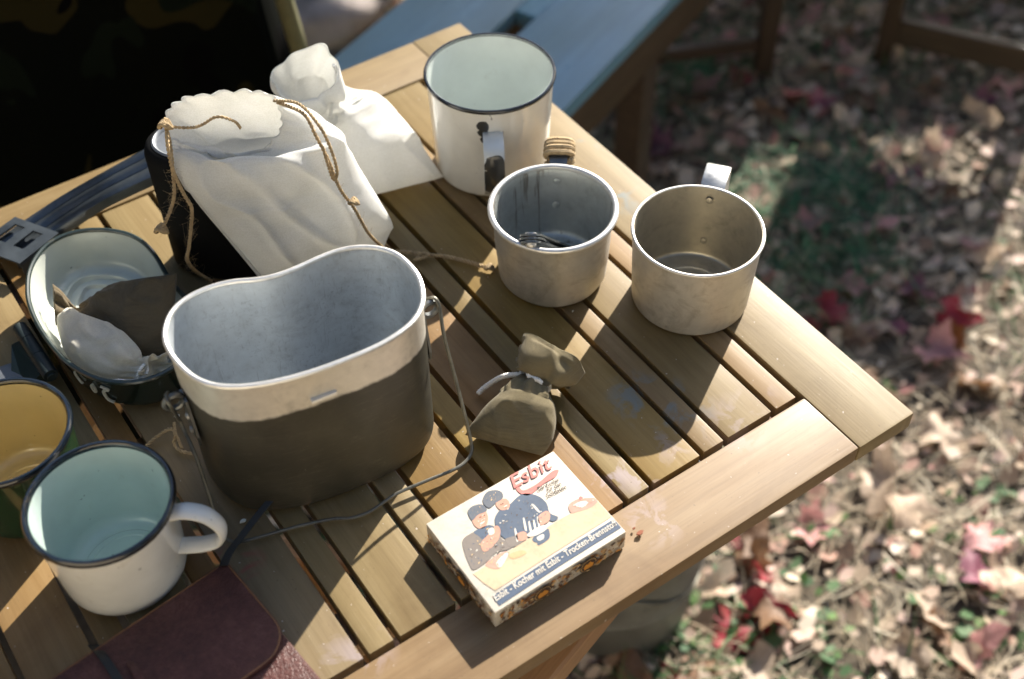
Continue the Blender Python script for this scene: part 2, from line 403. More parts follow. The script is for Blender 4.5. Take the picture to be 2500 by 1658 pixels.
def tbeam(name, a, b, w_, h_, up, par=table, mat=WOODLEG):
    a, b = A(a), A(b); L = np.linalg.norm(b-a); d = (b-a)/L; s_ = np.cross(d, A(up)); s_ /= np.linalg.norm(s_); u_ = np.cross(s_, d)
    V, F = bevel_box((-w_/2, -L/2, -h_/2), (w_/2, L/2, h_/2), .002, 1)
    o = mk(name, V, F, mat, par, origin=(0, 0, 0)); M4 = Matrix.Identity(4)
    for i in range(3): M4[i][0], M4[i][1], M4[i][2], M4[i][3] = s_[i], d[i], u_[i], (a+b)[i]/2-(par['_o'][i])
    o.matrix_basis = M4; return o
for yy, sh in ((.338, 0), (.872, 0)):
    tbeam('leg', (.315, yy, T-.020), (-.34, yy, .012), .020, .036, (0, 1, 0))
for yy in (.362, .848):
    tbeam('leg', (-.30, yy, T-.020), (.34, yy, .012), .020, .036, (0, 1, 0))
tbeam('stretcher', (.26, .35, .105), (.26, .86, .105), .02, .03, (0, 0, 1)); tbeam('stretcher', (-.26, .35, .105), (-.26, .86, .105), .02, .03, (0, 0, 1))

# ------------------------------------------------------------------ cups and mugs
def strap(pts, wd, th, m=8, side=None):
    """flat strip following pts, wd wide along side, th thick"""
    p = catmull(pts, m); tg, _, _ = frames(p); s_ = A(side)/np.linalg.norm(side)
    nrm = np.cross(tg, s_); nrm /= np.linalg.norm(nrm, axis=1)[:, None]
    prof = [(-1, -.6), (-.9, -1), (.9, -1), (1, -.6), (1, .6), (.9, 1), (-.9, 1), (-1, .6)]
    rings = [np.array([p[i]+s_*wd/2*a+nrm[i]*th/2*b for a, b in prof]) for i in range(len(p))]
    return loft(rings, True, True, True)
def ring_tube(c, r, z, rad, n=72, m=10, rz=None):
    th = np.linspace(0, 2*np.pi, n, endpoint=False)
    return tube(np.stack([c[0]+r*np.cos(th), c[1]+r*np.sin(th), np.full(n, z)], 1), rad, m, True, ry=rz)
def cup_body(c, r0, r1, h, t, z0=T+.0006, corner=.006, n=72, lip=0.):
    """outer wall, inner wall, floor: base radius r0, top radius r1"""
    out = [(r0*.55, .0012), (r0-corner, 0)]
    for a in np.linspace(0, 90, 6): out.append((r0-corner+corner*math.sin(R(a)), corner-corner*math.cos(R(a))))
    for q in np.linspace(.12, 1, 12): out.append((r0+(r1-r0)*q+lip*max(0, q-.8)/.2, corner+(h-corner)*q))
    inn = [(r1-t+lip, h)]+[(r0+(r1-r0)*q-t, corner+(h-corner)*q) for q in np.linspace(.95, .1, 10)]
    ci = corner*.8
    for a in np.linspace(90, 0, 6): inn.append((r0-t-ci+ci*math.sin(R(a)), .0018+ci-ci*math.cos(R(a))))
    inn += [(r0*.72, .0018), (r0*.70, .0026), (r0*.62, .0026), (r0*.60, .0018), (.0004, .0018)]
    prof = out+inn; V, F = lathe(prof, (c[0], c[1], z0), n, True, True)
    nout = len(out)-1; mi = [0 if i//n < nout else 1 for i in range(len(F))]
    mi[-2] = 0; mi[-1] = 1
    return V, F, mi
UPG = A([math.sin(YAW), math.cos(YAW), 0]); RTG = A([math.cos(YAW), -math.sin(YAW), 0])

# tarnished larger cup
c = A([.5035, .4922, T]); h = .0700
t_ = thing('aluminium_cup', 'larger plain aluminium cup nearest the right edge of the table', 'cup', c)
V, F, mi = cup_body(c, .0458, .0490, h, .0012, corner=.004)
mk('body', V, F, [ALU_OLD, ALU_TAR], t_, midx=mi); mk('rim', *ring_tube(c, .0491, T+h, .0013), ALU, t_)
hd = UPG*.90+RTG*.30; hd /= np.linalg.norm(hd); sd_ = np.cross(hd, [0, 0, 1.])
b0 = c+hd*.0485
hp = [b0+[0, 0, h-.008], b0+hd*.014+[0, 0, h-.002], b0+hd*.030+[0, 0, h-.002], b0+hd*.037+[0, 0, h-.012], b0+hd*.030+[0, 0, h-.036], b0+hd*.008+[0, 0, h-.05], b0-hd*.002+[0, 0, h-.053]]
mk('handle', *strap(hp, .019, .0013, 8, sd_), plain('dull_strap', (.42, .43, .43), .4, .8, .2, 60, .2, 300), t_)
for zz in (h-.010, h-.052):
    rc = c+hd*(.0457 if zz > .04 else .0450)
    th = np.linspace(0, 2*np.pi, 16, endpoint=False)
    rr = [np.array([rc+[0, 0, zz]+sd_*math.cos(a)*q+A([0, 0, 1])*math.sin(a)*q-hd*d_ for a in th]) for q, d_ in ((.0029, 0), (.0029, .0006), (.002, .001), (.0002, .0011))]
    mk('rivet', *loft(rr, True, True, True), ALU_TAR, t_)

# dented smaller cup with rope handle
c = A([.4302, .5757, T]); h = .0690; C1 = c.copy()
t_ = thing('aluminium_cup', 'dented aluminium cup with rope wrapped handle and stained inside', 'cup', c)
V, F, mi = cup_body(c, .0432, .0466, h, .0012, corner=.007, lip=.0012)
for i in range(len(V)):
    d_ = V[i]-c; rr_ = np.linalg.norm(d_[:2]);
    if rr_ > .03 and d_[2] < h-.008: V[i, :2] += d_[:2]/rr_*.0011*nz(V[i], 38, 4.)
mk('body', V, F, [ALU_OLD, ALU_STREAK], t_, midx=mi)
mk('rim', *ring_tube(c, .0480, T+h, .0024), ALU, t_)
hd = UPG*.97+RTG*.10; hd /= np.linalg.norm(hd); sd_ = np.cross(hd, [0, 0, 1.]); b0 = c+hd*.0475
hp = [b0+[0, 0, h-.010], b0+hd*.012+[0, 0, h-.003], b0+hd*.027+[0, 0, h-.000], b0+hd*.035+[0, 0, h-.012], b0+hd*.026+[0, 0, h-.036], b0+hd*.01+[0, 0, h-.048], b0-hd*.001+[0, 0, h-.052]]
mk('handle', *strap(hp, .014, .0012, 8, sd_), STEEL, t_)
pp = catmull(hp, 14)[16:62]; tg, _, _ = frames(pp); nr = np.cross(tg, sd_); nr /= np.linalg.norm(nr, axis=1)[:, None]
spir = []; turns = 13; K = 260
for i in range(K):
    q = i/(K-1)*(len(pp)-1.001); j = int(q); fr = q-j; b_ = pp[j]*(1-fr)+pp[j+1]*fr; a = i/(K-1)*turns*2*math.pi
    ca, sa = math.cos(a), math.sin(a)
    spir.append(b_+sd_*.0105*np.sign(ca)*abs(ca)**.6+nr[j]*.0042*np.sign(sa)*abs(sa)**.8)
mk('rope_wrap', *tube(spir, .0024, 7), TWINE, t_)
for zz in (h-.012, h-.036):
    rc = c+hd*(.0445 if zz > .045 else .0434); th = np.linspace(0, 2*np.pi, 16, endpoint=False)
    rr = [np.array([rc+[0, 0, zz]+sd_*math.cos(a)*q+A([0, 0, 1])*math.sin(a)*q-hd*d_ for a in th]) for q, d_ in ((.0032, 0), (.0032, .0006), (.002, .001), (.0002, .0011))]
    mk('rivet', *loft(rr, True, True, True), ALU_STREAK, t_)

# folding tool standing in the small cup
ft = thing('folding_tool', 'riveted steel folding tool leaning inside the dented cup', 'tool', C1+[0, 0, .003])
top = P(1226, 553, .0735); bot = C1+UPG*.016+RTG*.008+[0, 0, .006]
ax = top-bot; L = np.linalg.norm(ax); ax /= L; wv = RTG-ax*np.dot(RTG, ax); wv /= np.linalg.norm(wv); nv = np.cross(wv, ax)
def blade(off, w_, l0, l1, th_, tilt=0.):
    poly = []
    for a in np.linspace(0, 180, 9): poly.append((w_*math.cos(R(a)), l1-w_+w_*math.sin(R(a))))
    poly += [(-w_*.7, l0), (w_*.7, l0)]
    ct, st = math.cos(tilt), math.sin(tilt)
    pts = [(bot+ax*L)+wv*(x*ct-(y-L)*st)+ax*(x*st+(y-L)*ct)+nv*off for x, y in poly]
    n_ = len(pts); lo = A(pts); hi = lo+nv*th_
    return loft([lo, hi], True, True, True)
for off, w_, tl in ((-.0035, .0085, .05), (-.0010, .0092, -.06), (.0016, .0080, .09)):
    mk('blade', *blade(off, w_, 0, L+.008, .0016, tl), STEEL, ft, smooth=False)
th = np.linspace(0, 2*np.pi, 18, endpoint=False)
rr = [np.array([top+wv*q*math.cos(a)+ax*q*math.sin(a)+nv*d_ for a in th]) for q, d_ in ((.0042, -.005), (.0042, .0042), (.0036, .0058), (.002, .0068), (.0002, .007))]
mk('rivet', *loft(rr, True, True, True), ALU, ft)

# big white mug
c = A([.4673, .7160, T]); h = .0956
hd = -UPG*.99+RTG*.04; hd /= np.linalg.norm(hd); sd_ = np.cross(hd, [0, 0, 1.]); b0 = c+hd*.0512
def on_mug(px, py):
    """where the sight line meets the mug's wall"""
    for z in np.linspace(h, 0, 400):
        q = P(px, py, z)
        if np.linalg.norm(q[:2]-c[:2]) < .0488+.004*z/h: return q
    return q
chips = [None, None, None, (on_mug(1114, 292), .0062), (on_mug(1114, 308), .0050), (on_mug(1119, 322), .0042), (on_mug(1134, 438), .0042), (on_mug(1128, 424), .002)]
BIGW = enamel('chipped_white_enamel', (.80, .79, .74), chips=chips[3:])
HANDW = enamel('chipped_handle_enamel', (.72, .75, .74), chips=[(b0+hd*.026+[0, 0, .060]-sd_*.002, .0105), (b0+hd*.028+[0, 0, .050]-sd_*.001, .012), (b0+hd*.027+[0, 0, .039]-sd_*.001, .011)])
t_ = thing('enamel_mug', 'tall white enamel mug with chipped black handle facing the camera', 'mug', c)
V, F, mi = cup_body(c, .0488, .0528, h, .0012, corner=.005)
mk('body', V, F, [BIGW, WHITE_IN], t_, midx=mi); mk('rim', *ring_tube(c, .0530, T+h-.0006, .0016, rz=.0021), RIM_E, t_)
hp = [b0+[0, 0, .073], b0+hd*.010+[0, 0, .0745], b0+hd*.022+[0, 0, .070], b0+hd*.027+[0, 0, .055], b0+hd*.026+[0, 0, .038], b0+hd*.016+[0, 0, .024], b0+hd*.002-[0, 0, -.018]]
mk('handle', *strap(hp, .0165, .0028, 9, sd_), HANDW, t_)

# white mug with dark blue rim, lower left
c = A([.0393, .5130, T]); h = .0785
t_ = thing('enamel_mug', 'white enamel mug with dark blue rim standing beside leather pouch', 'mug', c)
V, F, mi = cup_body(c, .0405, .0445, h, .0012, corner=.012)
mk('body', V, F, [WHITE_E, TEAL_IN], t_, midx=mi); mk('rim', *ring_tube(c, .0448, T+h-.001, .0022, rz=.0030), RIM_E, t_)
hd = RTG*.99-UPG*.06; hd /= np.linalg.norm(hd); b0 = c+hd*.0425; sd_ = np.cross(hd, [0, 0, 1.])
hp = [b0+[0, 0, .068], b0+hd*.010+[0, 0, .071], b0+hd*.022+[0, 0, .067], b0+hd*.029+[0, 0, .054], b0+hd*.026+[0, 0, .041], b0+hd*.014+[0, 0, .034], b0-hd*.002+[0, 0, .031]]
mk('handle', *tube(catmull(hp, 9), .0030, 14, ry=.0062, up=sd_), WHITE_E, t_)

# green mug, yellow inside
c = A([.0085, .6060, T]); h = .0728
t_ = thing('enamel_mug', 'green enamel mug with yellow inside cut by left picture edge', 'mug', c)
V, F, mi = cup_body(c, .0400, .0435, h, .0012, corner=.010)
mk('body', V, F, [GREEN2_E, YELLOW_E], t_, midx=mi); mk('rim', *ring_tube(c, .0438, T+h-.001, .0021, rz=.0028), RIM_E, t_)
hd = -RTG*.8+UPG*.4; hd /= np.linalg.norm(hd); b0 = c+hd*.0415; sd_ = np.cross(hd, [0, 0, 1.])
hp = [b0+[0, 0, .058], b0+hd*.012+[0, 0, .060], b0+hd*.028+[0, 0, .046], b0+hd*.024+[0, 0, .028], b0-hd*.002+[0, 0, .020]]
mk('handle', *tube(catmull(hp, 9), .0030, 12, ry=.0060, up=sd_), GREEN2_E, t_)

# ------------------------------------------------------------------ kidney shaped pot
RIM = A([(0.117,0.557),(0.124,0.569),(0.133,0.577),(0.145,0.581),(0.159,0.581),(0.174,0.577),(0.186,0.570),(0.199,0.5655),(0.214,0.564),(0.228,0.564),(0.242,0.563),(0.254,0.559),(0.265,0.551),(0.273,0.539),(0.275,0.525),(0.274,0.511),(0.269,0.498),(0.262,0.488),(0.251,0.480),(0.236,0.476),(0.219,0.475),(0.198,0.477),(0.178,0.480),(0.159,0.485),(0.144,0.491),(0.131,0.499),(0.122,0.509),(0.117,0.521),(0.115,0.535),(0.115,0.546)])
RIM = catmull(RIM, 4, True)
for _ in range(3): RIM = (np.roll(RIM, 1, 0)+2*RIM+np.roll(RIM, -1, 0))/4
def offset(poly, d):
    """outline moved inwards by d"""
    a = np.roll(poly, 1, 0); b = np.roll(poly, -1, 0); tg = b-a; tg /= np.linalg.norm(tg, axis=1)[:, None]
    nrm = np.stack([-tg[:, 1], tg[:, 0]], 1)
    ar = np.sum(poly[:, 0]*np.roll(poly[:, 1], -1)-poly[:, 1]*np.roll(poly[:, 0], -1))
    return poly+nrm*d*(1 if ar > 0 else -1)
PC = RIM.mean(0); PH = .138
pot = thing('mess_kit_pot', 'kidney shaped mess pot with bare metal band and wire bail', 'cooking pot', (PC[0], PC[1], T))
def vessel(outline, h, t, corner, taper=0., z0=T+.0006, ridges=False, flare=.0):
    rings = []; nout = 0
    for d, z in [(.02, 0.), (.012+corner*.5, 0.)]+[(corner-corner*math.sin(R(a))+taper, corner-corner*math.cos(R(a))) for a in np.linspace(0, 90, 6)]+[(taper*(1-q), corner+(h-corner)*q) for q in np.linspace(.1, 1, 14)]:
        rings.append(np.c_[offset(outline, d), np.full(len(outline), z0+z)])
    nout = len(rings)-1
    for d, z in [(t+taper*(1-q), corner+(h-corner)*q) for q in np.linspace(1, .1, 12)]+[(t+taper+corner-corner*math.sin(R(a)), .0016+corner-corner*math.cos(R(a))) for a in np.linspace(90, 0, 6)]:
        rings.append(np.c_[offset(outline, d), np.full(len(outline), z0+z)])
    if ridges:
        for d, z in ((.004, .0016), (.006, .0052), (.0085, .0052), (.0105, .0016), (.0150, .0016), (.0168, .0048), (.0188, .0048), (.0205, .0018)):
            rings.append(np.c_[offset(outline, d+t+taper+corner*.6), np.full(len(outline), z0+z)])
    mid = rings[-1].mean(0)
    for q in (.7, .4, .15): rings.append(mid+(rings[-1]-mid)*q if q == .7 else mid+(base_-mid)*q); base_ = rings[-1] if q == .7 else base_
    V, F = loft(rings, True, True, True); n = len(outline)
    mi = [0 if i//n < nout else 1 for i in range(len(F))]; mi[-2] = 0; mi[-1] = 1
    return V, F, mi
V, F, mi = vessel(RIM, PH, .0011, .010)
mk('body', V, F, [POT_OUT, ALU_IN], pot, midx=mi, sharp=60)
mk('rim', *tube(np.c_[offset(RIM, -.0002), np.full(len(RIM), T+PH)], .0018, 8, True), ALU, pot)
mk('embossed_bar', *bevel_box(-A([.0085, .0022, .0014]), A([.0085, .0022, .0014]), .0008), plain('worn_bar', (.82, .79, .72), .5, 0, .1), pot, origin=(0, 0, 0))
eb = bpy.data.objects[COL.objects[-1].name]; q_ = P(740, 906, .113); eb.location = tuple(A([q_[0], np.interp(q_[0], [.178, .198, .219], [.4795, .4768, .4748]), T+.1135])-A(pot['_o'])); eb.rotation_euler.z = R(-6)
def lug(p, out):
    out = A(out)/np.linalg.norm(out); sd_ = A([-out[1], out[0], 0]); p = A(p); th = np.linspace(0, 2*np.pi, 20, endpoint=False)
    plate = [p+sd_*x+A([0, 0, z]) for x, z in [(-.010, -.034), (.010, -.034), (.011, -.026), (.007, -.004), (.006, .006), (-.006, .006), (-.007, -.004), (-.011, -.026)]]
    o = mk('lug_plate', *loft([A(plate), A(plate)+out*.0018], True, True, True), STEEL, pot, smooth=False)
    e = p+out*.0075+[0, 0, .004]
    mk('lug_eye', *join([tube([e+out*.006*math.cos(a)+A([0, 0, 1])*.006*math.sin(a) for a in th], .0022, 8, True)]), STEEL, o, origin=pot['_o'])
    for z in (-.028, -.014):
        rr = [np.array([p+[0, 0, z]+sd_*q*math.cos(a)+A([0, 0, 1])*q*math.sin(a)+out*d_ for a in th]) for q, d_ in ((.0026, .001), (.0024, .003), (.0012, .0036), (.0001, .0037))]
        mk('rivet', *loft(rr, True, True, True), ALU_OLD, o, origin=pot['_o'])
    return e
eR = lug((.2755, .517, T+.094), (1, -.08, 0)); eL = lug((.1145, .541, T+.094), (-1, .1, 0))
bail = [eR+[.001, .004, .006], eR+[.004, -.001, .009], eR+[.0045, -.006, .004], P(1025, 775, .086), P(1045, 850, .063), P(1066, 930, .040), P(1084, 1005, .016), P(1089, 1036, .008), P(1080, 1060, .005), P(1050, 1083, .005), P(980, 1112, .005), P(915, 1140, .005), P(885, 1160, .005), P(850, 1183, .005), P(810, 1196, .005), P(770, 1198, .005), P(700, 1212, .005), P(620, 1234, .005), P(560, 1250, .005), P(535, 1250, .005), P(518, 1238, .009), P(500, 1200, .018), P(478, 1130, .038), P(450, 1050, .062), P(416, 975, .080), eL+[-.004, -.006, .004], eL+[-.004, -.001, .009], eL+[-.001, .004, .006]]
mk('bail_handle', *tube(catmull(bail, 6), .00130, 8), WIRE, pot)

# ------------------------------------------------------------------ enamelled lid with two bags
# the same kidney outline, turned, its hollow side to the right
LO = A([(.0745,.764),(.080,.776),(.089,.788),(.102,.798),(.117,.801),(.131,.798),(.143,.791),(.153,.782),(.161,.771),(.166,.757),(.1675,.742),(.167,.728),(.1655,.714),(.1655,.700),(.167,.686),(.168,.672),(.166,.657),(.160,.644),(.151,.634),(.140,.627),(.127,.6235),(.114,.6235),(.102,.6275),(.091,.635),(.0815,.646),(.0745,.660),(.0695,.676),(.067,.693),(.066,.711),(.0665,.729),(.069,.748)])
LO = catmull(LO, 4, True); LC = LO.mean(0)
for _ in range(3): LO = (np.roll(LO, 1, 0)+2*LO+np.roll(LO, -1, 0))/4
LH = .037
lid = thing('mess_pan', 'dark green kidney shaped mess pan with white enamel inside holding bags', 'mess pan', (LC[0], LC[1], T))
V, F, mi = vessel(LO, LH, .0012, .009, .004, ridges=True)
mk('body', V, F, [GREEN_E, LID_IN], lid, midx=mi, sharp=60)
mk('rim', *tube(np.c_[LO, np.full(len(LO), T+LH)], .0019, 8, True), enamel('lid_rim_enamel', (.030, .045, .042), rough=.3), lid)
hp0 = P(46, 757, .026); hp1 = P(118, 868, .026)
hd_ = (hp1-hp0)/np.linalg.norm(hp1-hp0)
hinge = mk('hinge', *join([tube([hp0+hd_*a, hp0+hd_*b], .0055, 14) for a, b in ((0, .016), (.0165, .036), (.0365, np.linalg.norm(hp1-hp0)))]+[tube([hp0-hd_*.002, hp1+hd_*.002], .0032, 10)]), plain('dark_hinge', (.016, .026, .027), .55, .2, .3, 60, .2, 300), lid)
hq = [P(48, 790, .022), P(100, 862, .022), P(108, 885, .012), P(60, 905, .012), P(28, 880, .012), P(28, 800, .02)]
pl = A(hq); mk('hinge_plate', *loft([pl, pl+[0, 0, .002]], True, True, True), GREEN_E, lid, smooth=False)
stp = [P(46, 858, .016), P(5, 872, .014), P(-60, 905, .012), P(-160, 960, .010)]
mk('folding_handle', *strap(stp, .022, .0016, 6, hd_), LIDGREY, lid)
# white painted signs on the outside of the lid
def paint_stroke(pts, wd):
    """stroke on the lid's outer wall, given as (pixel, pixel, height)"""
    out = []
    for x, y, z in pts:
        q = P(x, y, z); d2 = np.linalg.norm(LO-q[:2], axis=1); i = int(np.argmin(d2)); off = offset(LO, .004*(1-z/LH)-.0007)
        tt = off[(i+1) % len(LO)]-off[i-1]; tt /= np.linalg.norm(tt); b_ = off[i]+tt*np.dot(q[:2]-off[i], tt)
        out.append([b_[0], b_[1], T+z])
    return tube(catmull(out, 6), wd, 6)
PAINTW = plain('white_paint_marks', (.62, .60, .52), .6, 0, .2, 80, .2, 300)
mk('painted_sign', *paint_stroke([(162, 866, .030), (160, 880, .024), (170, 895, .018), (180, 893, .018)], .0009), PAINTW, lid)
mk('painted_sign', *paint_stroke([(205, 897, .026), (196, 905, .022), (204, 916, .016), (214, 912, .017), (208, 900, .024)], .0010), PAINTW, lid)
mk('painted_sign', *paint_stroke([(224, 902, .028), (248, 904, .026), (232, 912, .022), (244, 928, .012), (262, 933, .010)], .0012), PAINTW, lid)

# ------------------------------------------------------------------ cloth bags
def cloth_bag(name, secs, mat, par, n=64, m=7, seed=1., wr=.0016, wscale=45, tuck=.5, mouth=True, floor=T+.0012, depth=4):
    """secs: (left point, right point, thickness, folds amplitude, fold count[, thickness vector]) from the seam to the mouth"""
    Lp = catmull([s[0] for s in secs], m); Rp = catmull([s[1] for s in secs], m)
    ks = np.arange(len(secs))*1.; kk = np.linspace(0, len(secs)-1, len(Lp))
    thk = np.interp(kk, ks, [s[2] for s in secs]); fa = np.interp(kk, ks, [s[3] for s in secs]); fk = [secs[min(int(round(q)), len(secs)-1)][4] for q in kk]
    C = (Lp+Rp)/2; tg, _, _ = frames(C); rings = []
    th = np.linspace(0, 2*np.pi, n, endpoint=False)
    for i in range(len(C)):
        a = (Rp[i]-Lp[i])/2; b = np.cross(a, tg[i]); b /= max(np.linalg.norm(b), 1e-9)
        if np.dot(b, -FWD) < 0: b = -b
        bv = [s[5] for s in secs if len(s) > 5]
        if bv and kk[i] > len(secs)-2:
            f_ = kk[i]-(len(secs)-2); b = b*(1-f_)+A(bv[0])*f_; b /= np.linalg.norm(b)
        ring = []
        for t in th:
            ct, st = math.cos(t), math.sin(t)
            e = .8 if thk[i] > .006 else 1.
            x = np.sign(ct)*abs(ct)**.85; y = np.sign(st)*abs(st)**e
            fold = fa[i]*(math.sin(fk[i]*t+seed*3+1.5*nz((kk[i]*.5, t, seed), 1.))+.5*math.sin(fk[i]*1.7*t+seed*7))
            if fk[i] > 12: fold = fa[i]*(2*abs(math.sin(fk[i]*t*.5+seed))-1)*(.5+1.6*abs(nz((math.cos(t)*3, math.sin(t)*3, seed), 1.)))*max(0., (kk[i]-(len(secs)-1.45))/.45)
            rad = A(a)*x+b*thk[i]*y; rl = np.linalg.norm(rad); dirv = rad/max(rl, 1e-6)
            p = C[i]+rad+dirv*fold
            rdg = (1-abs(nz((p[0]*1.3+p[2]*.5, p[1]*1.3, p[2]*.45), wscale*.8, seed+3))*2.2)
            p = p+b*(wr*2.2*nz(p, wscale*.6, seed)+wr*.45*nz(p, wscale*1.9, seed+5)+wr*1.5*max(rdg, 0)**3)*min(1, thk[i]/.008)*(1 if st > 0 else .4)
            p[2] = max(p[2], floor); ring.append(p)
        rings.append(A(ring))
    k0 = len(rings)
    if mouth:
        for q in range(1, depth*2):
            r_ = rings[k0-1-q]; cc = r_.mean(0); w_ = cc+(r_-cc)*(.94-.02*q); rings.append(w_+A([A([nz(v_, 60, seed+2), nz(v_, 60, seed+4), nz(v_, 60, seed+6)])*.0022 for v_ in w_]))
    V, F = loft(rings, True, True, True)
    return mk(name, V, F, mat, par, sharp=None)

def line(a, b, t): return A(a)*(1-t)+A(b)*t
# front white bag, leaning on the black tin
fb = thing('cotton_bag', 'white cotton drawstring bag leaning upright behind the kidney pot', 'bag', P(740, 640, 0))
secs = [(P(650, 705, .004), P(880, 592, .004), .004, 0, 3), (P(606, 640, .026), P(896, 516, .022), .022, 0, 3), (P(530, 548, .062), P(868, 452, .058), .034, .0005, 3), (P(446, 446, .096), P(830, 388, .092), .036, .0008, 4), (P(404, 368, .122), P(802, 342, .122), .030, .0010, 5), (P(388, 318, .138), P(776, 304, .138), .020, .0012, 7), (P(380, 292, .150), P(655, 266, .158), .021, .0017, 21, -A([.30, .46, .84]))]
cloth_bag('bag_body', secs, CANVAS, fb, n=150, m=11, seed=2.3, wr=.0029, wscale=25, depth=10)
# stitched side seam
mk('side_seam', *tube(catmull([P(398, 330, .133), P(412, 380, .118), P(450, 452, .096), P(532, 552, .062), P(608, 645, .026)], 8)+[-.001, -.001, .001], .0013, 6), CANVAS, fb)
mk('drawstring', *twine([P(640, 236, .168), P(700, 262, .172), P(730, 315, .160), P(758, 370, .142), P(775, 415, .128), P(790, 445, .112), P(818, 482, .092), P(850, 538, .060), P(884, 572, .030)], .0013), TWINE, fb)
mk('drawstring', *twine([P(632, 232, .168), P(690, 240, .176), P(738, 292, .168), P(764, 345, .152), P(778, 395, .136), P(770, 415, .126), P(757, 380, .140), P(745, 338, .153)], .0012), TWINE, fb)
mk('drawstring', *twine([P(884, 572, .030), P(905, 580, .008), P(940, 582, .004), P(985, 588, .003), P(1030, 592, .003), P(1080, 604, .003), P(1140, 622, .003)], .0016), TWINE, fb)
mk('drawstring', *twine([P(960, 598, .0025), P(975, 585, .004), P(990, 588, .006), P(975, 596, .004), P(955, 600, .002)], .0012), TWINE, fb)
for k_ in (P(1130, 618, .004), P(816, 466, .105)):
    mk('knot', *join([tube([k_+A([.0028*math.cos(a+p_), .0024*math.sin(a), .0018*math.sin(2*a+p_)]) for a in np.linspace(0, 6.28, 14)], .0013, 6) for p_ in (0, 1.3, 2.4)]), TWINE, fb)
mk('drawstring', *twine([P(382, 290, .156), P(392, 330, .146), P(398, 385, .130), P(402, 440, .112), P(398, 470, .100), P(385, 505, .088), P(372, 532, .080)], .0014), TWINE, fb)
mk('drawstring', *twine([P(384, 290, .157), P(388, 340, .148), P(400, 395, .130), P(425, 450, .108), P(442, 480, .098), P(440, 530, .078), P(436, 570, .062), P(432, 600, .046), P(450, 625, .02), P(490, 650, .003)], .0014), TWINE, fb)
mk('drawstring', *twine([P(384, 292, .158), P(430, 295, .152), P(462, 290, .158), P(500, 270, .166), P(540, 280, .158), P(555, 296, .146)], .0011), TWINE, fb)
for k_ in (P(380, 288, .160), P(371, 530, .080)):
    mk('knot', *join([tube([k_+A([.0038*math.cos(a+p_), .003*math.sin(a), .0028*math.sin(2*a+p_)]) for a in np.linspace(0, 6.28, 14)], .0014, 6) for p_ in (0, 1.3, 2.4)]), TWINE, fb)
def fuzz(pts, n_, seed, ln=.007, r=.00006):
    r_ = random.Random(seed); p = catmull(pts, 8); out = []
    for _ in range(n_):
        b_ = p[r_.randrange(len(p))]; d = A([r_.gauss(0, 1), r_.gauss(0, 1), r_.gauss(0, .8)]); d /= np.linalg.norm(d); L = ln*r_.uniform(.3, 1.3); e = A([r_.gauss(0, 1), r_.gauss(0, 1), r_.gauss(0, 1)])*L*.25
        out.append(tube([b_, b_+d*L*.5+e*1.6, b_+d*L*.8-e*1.5], r, 3))
    return join(out)
mk('loose_fibres', *fuzz([P(398, 385, .130), P(402, 440, .112), P(398, 470, .100), P(385, 505, .088), P(372, 532, .080)], 60, 1), TWINE, fb)
mk('loose_fibres', *fuzz([P(400, 395, .130), P(425, 450, .108), P(442, 480, .098), P(440, 530, .078), P(436, 570, .062), P(432, 600, .046), P(450, 625, .02), P(490, 650, .003)], 110, 2), TWINE, fb)
mk('loose_fibres', *fuzz([P(905, 580, .008), P(985, 588, .003), P(1080, 604, .003), P(1140, 622, .003)], 60, 3, .004), TWINE, fb)
mk('loose_fibres', *fuzz([P(730, 315, .160), P(775, 415, .128), P(818, 482, .092), P(850, 538, .060)], 40, 4, .004), TWINE, fb)
# back white bag, lying down
bb = thing('cotton_bag', 'white cotton bag lying against the tall mug with its neck up', 'bag', P(880, 380, 0))
secs = [(P(1024, 408, .004), P(868, 448, .004), .003, 0, 3), (P(1000, 380, .014), P(840, 428, .012), .014, 0, 3), (P(946, 312, .028), P(800, 380, .028), .027, .0006, 4), (P(880, 248, .042), P(745, 320, .044), .032, .0010, 5), (P(815, 205, .060), P(700, 275, .062), .028, .0016, 6), (P(776, 190, .086), P(668, 246, .084), .020, .0022, 5), (P(784, 172, .106), P(640, 220, .100), .022, .0022, 4), (P(778, 146, .124), P(632, 196, .116), .020, .0020, 4, -A([.35, .5, .79]))]
cloth_bag('bag_body', secs, CANVAS, bb, n=140, m=11, seed=5.1, wr=.0026, wscale=24, depth=9)
mk('hem', *tube(catmull([P(770, 150, .124), P(780, 175, .112), P(772, 215, .098), P(762, 270, .080)], 8), .0016, 6), CANVAS, bb)

# olive pouch with white cord
ob = thing('cloth_pouch', 'small olive cloth pouch tied with white cord on open slats', 'pouch', P(1200, 970, 0))
secs = [(P(1074, 1004, .005), P(1252, 1052, .005), .0025, 0, 3), (P(1090, 978, .012), P(1276, 1015, .012), .010, 0, 3), (P(1128, 932, .018), P(1284, 960, .018), .016, .0005, 4), (P(1172, 897, .021), P(1270, 920, .021), .015, .0016, 9), (P(1212, 878, .021), P(1252, 893, .021), .0065, .0014, 9), (P(1222, 862, .021), P(1256, 882, .021), .0058, .0014, 9), (P(1212, 838, .022), P(1288, 888, .022), .013, .0026, 7), (P(1202, 812, .027), P(1322, 886, .026), .023, .0026, 4), (P(1206, 792, .029), P(1346, 860, .028), .022, .0026, 3)]
cloth_bag('bag_body', secs, OLIVE, ob, n=130, m=10, seed=8.6, wr=.0011, wscale=34, depth=3)
nk = (P(1217, 870, .021)+P(1254, 887, .021))/2; na = P(1254, 887, .021)-P(1217, 870, .021); na /= np.linalg.norm(na); nb = np.cross(na, A([-.45, .2, 0])); nb = A([0, 0, 1.])
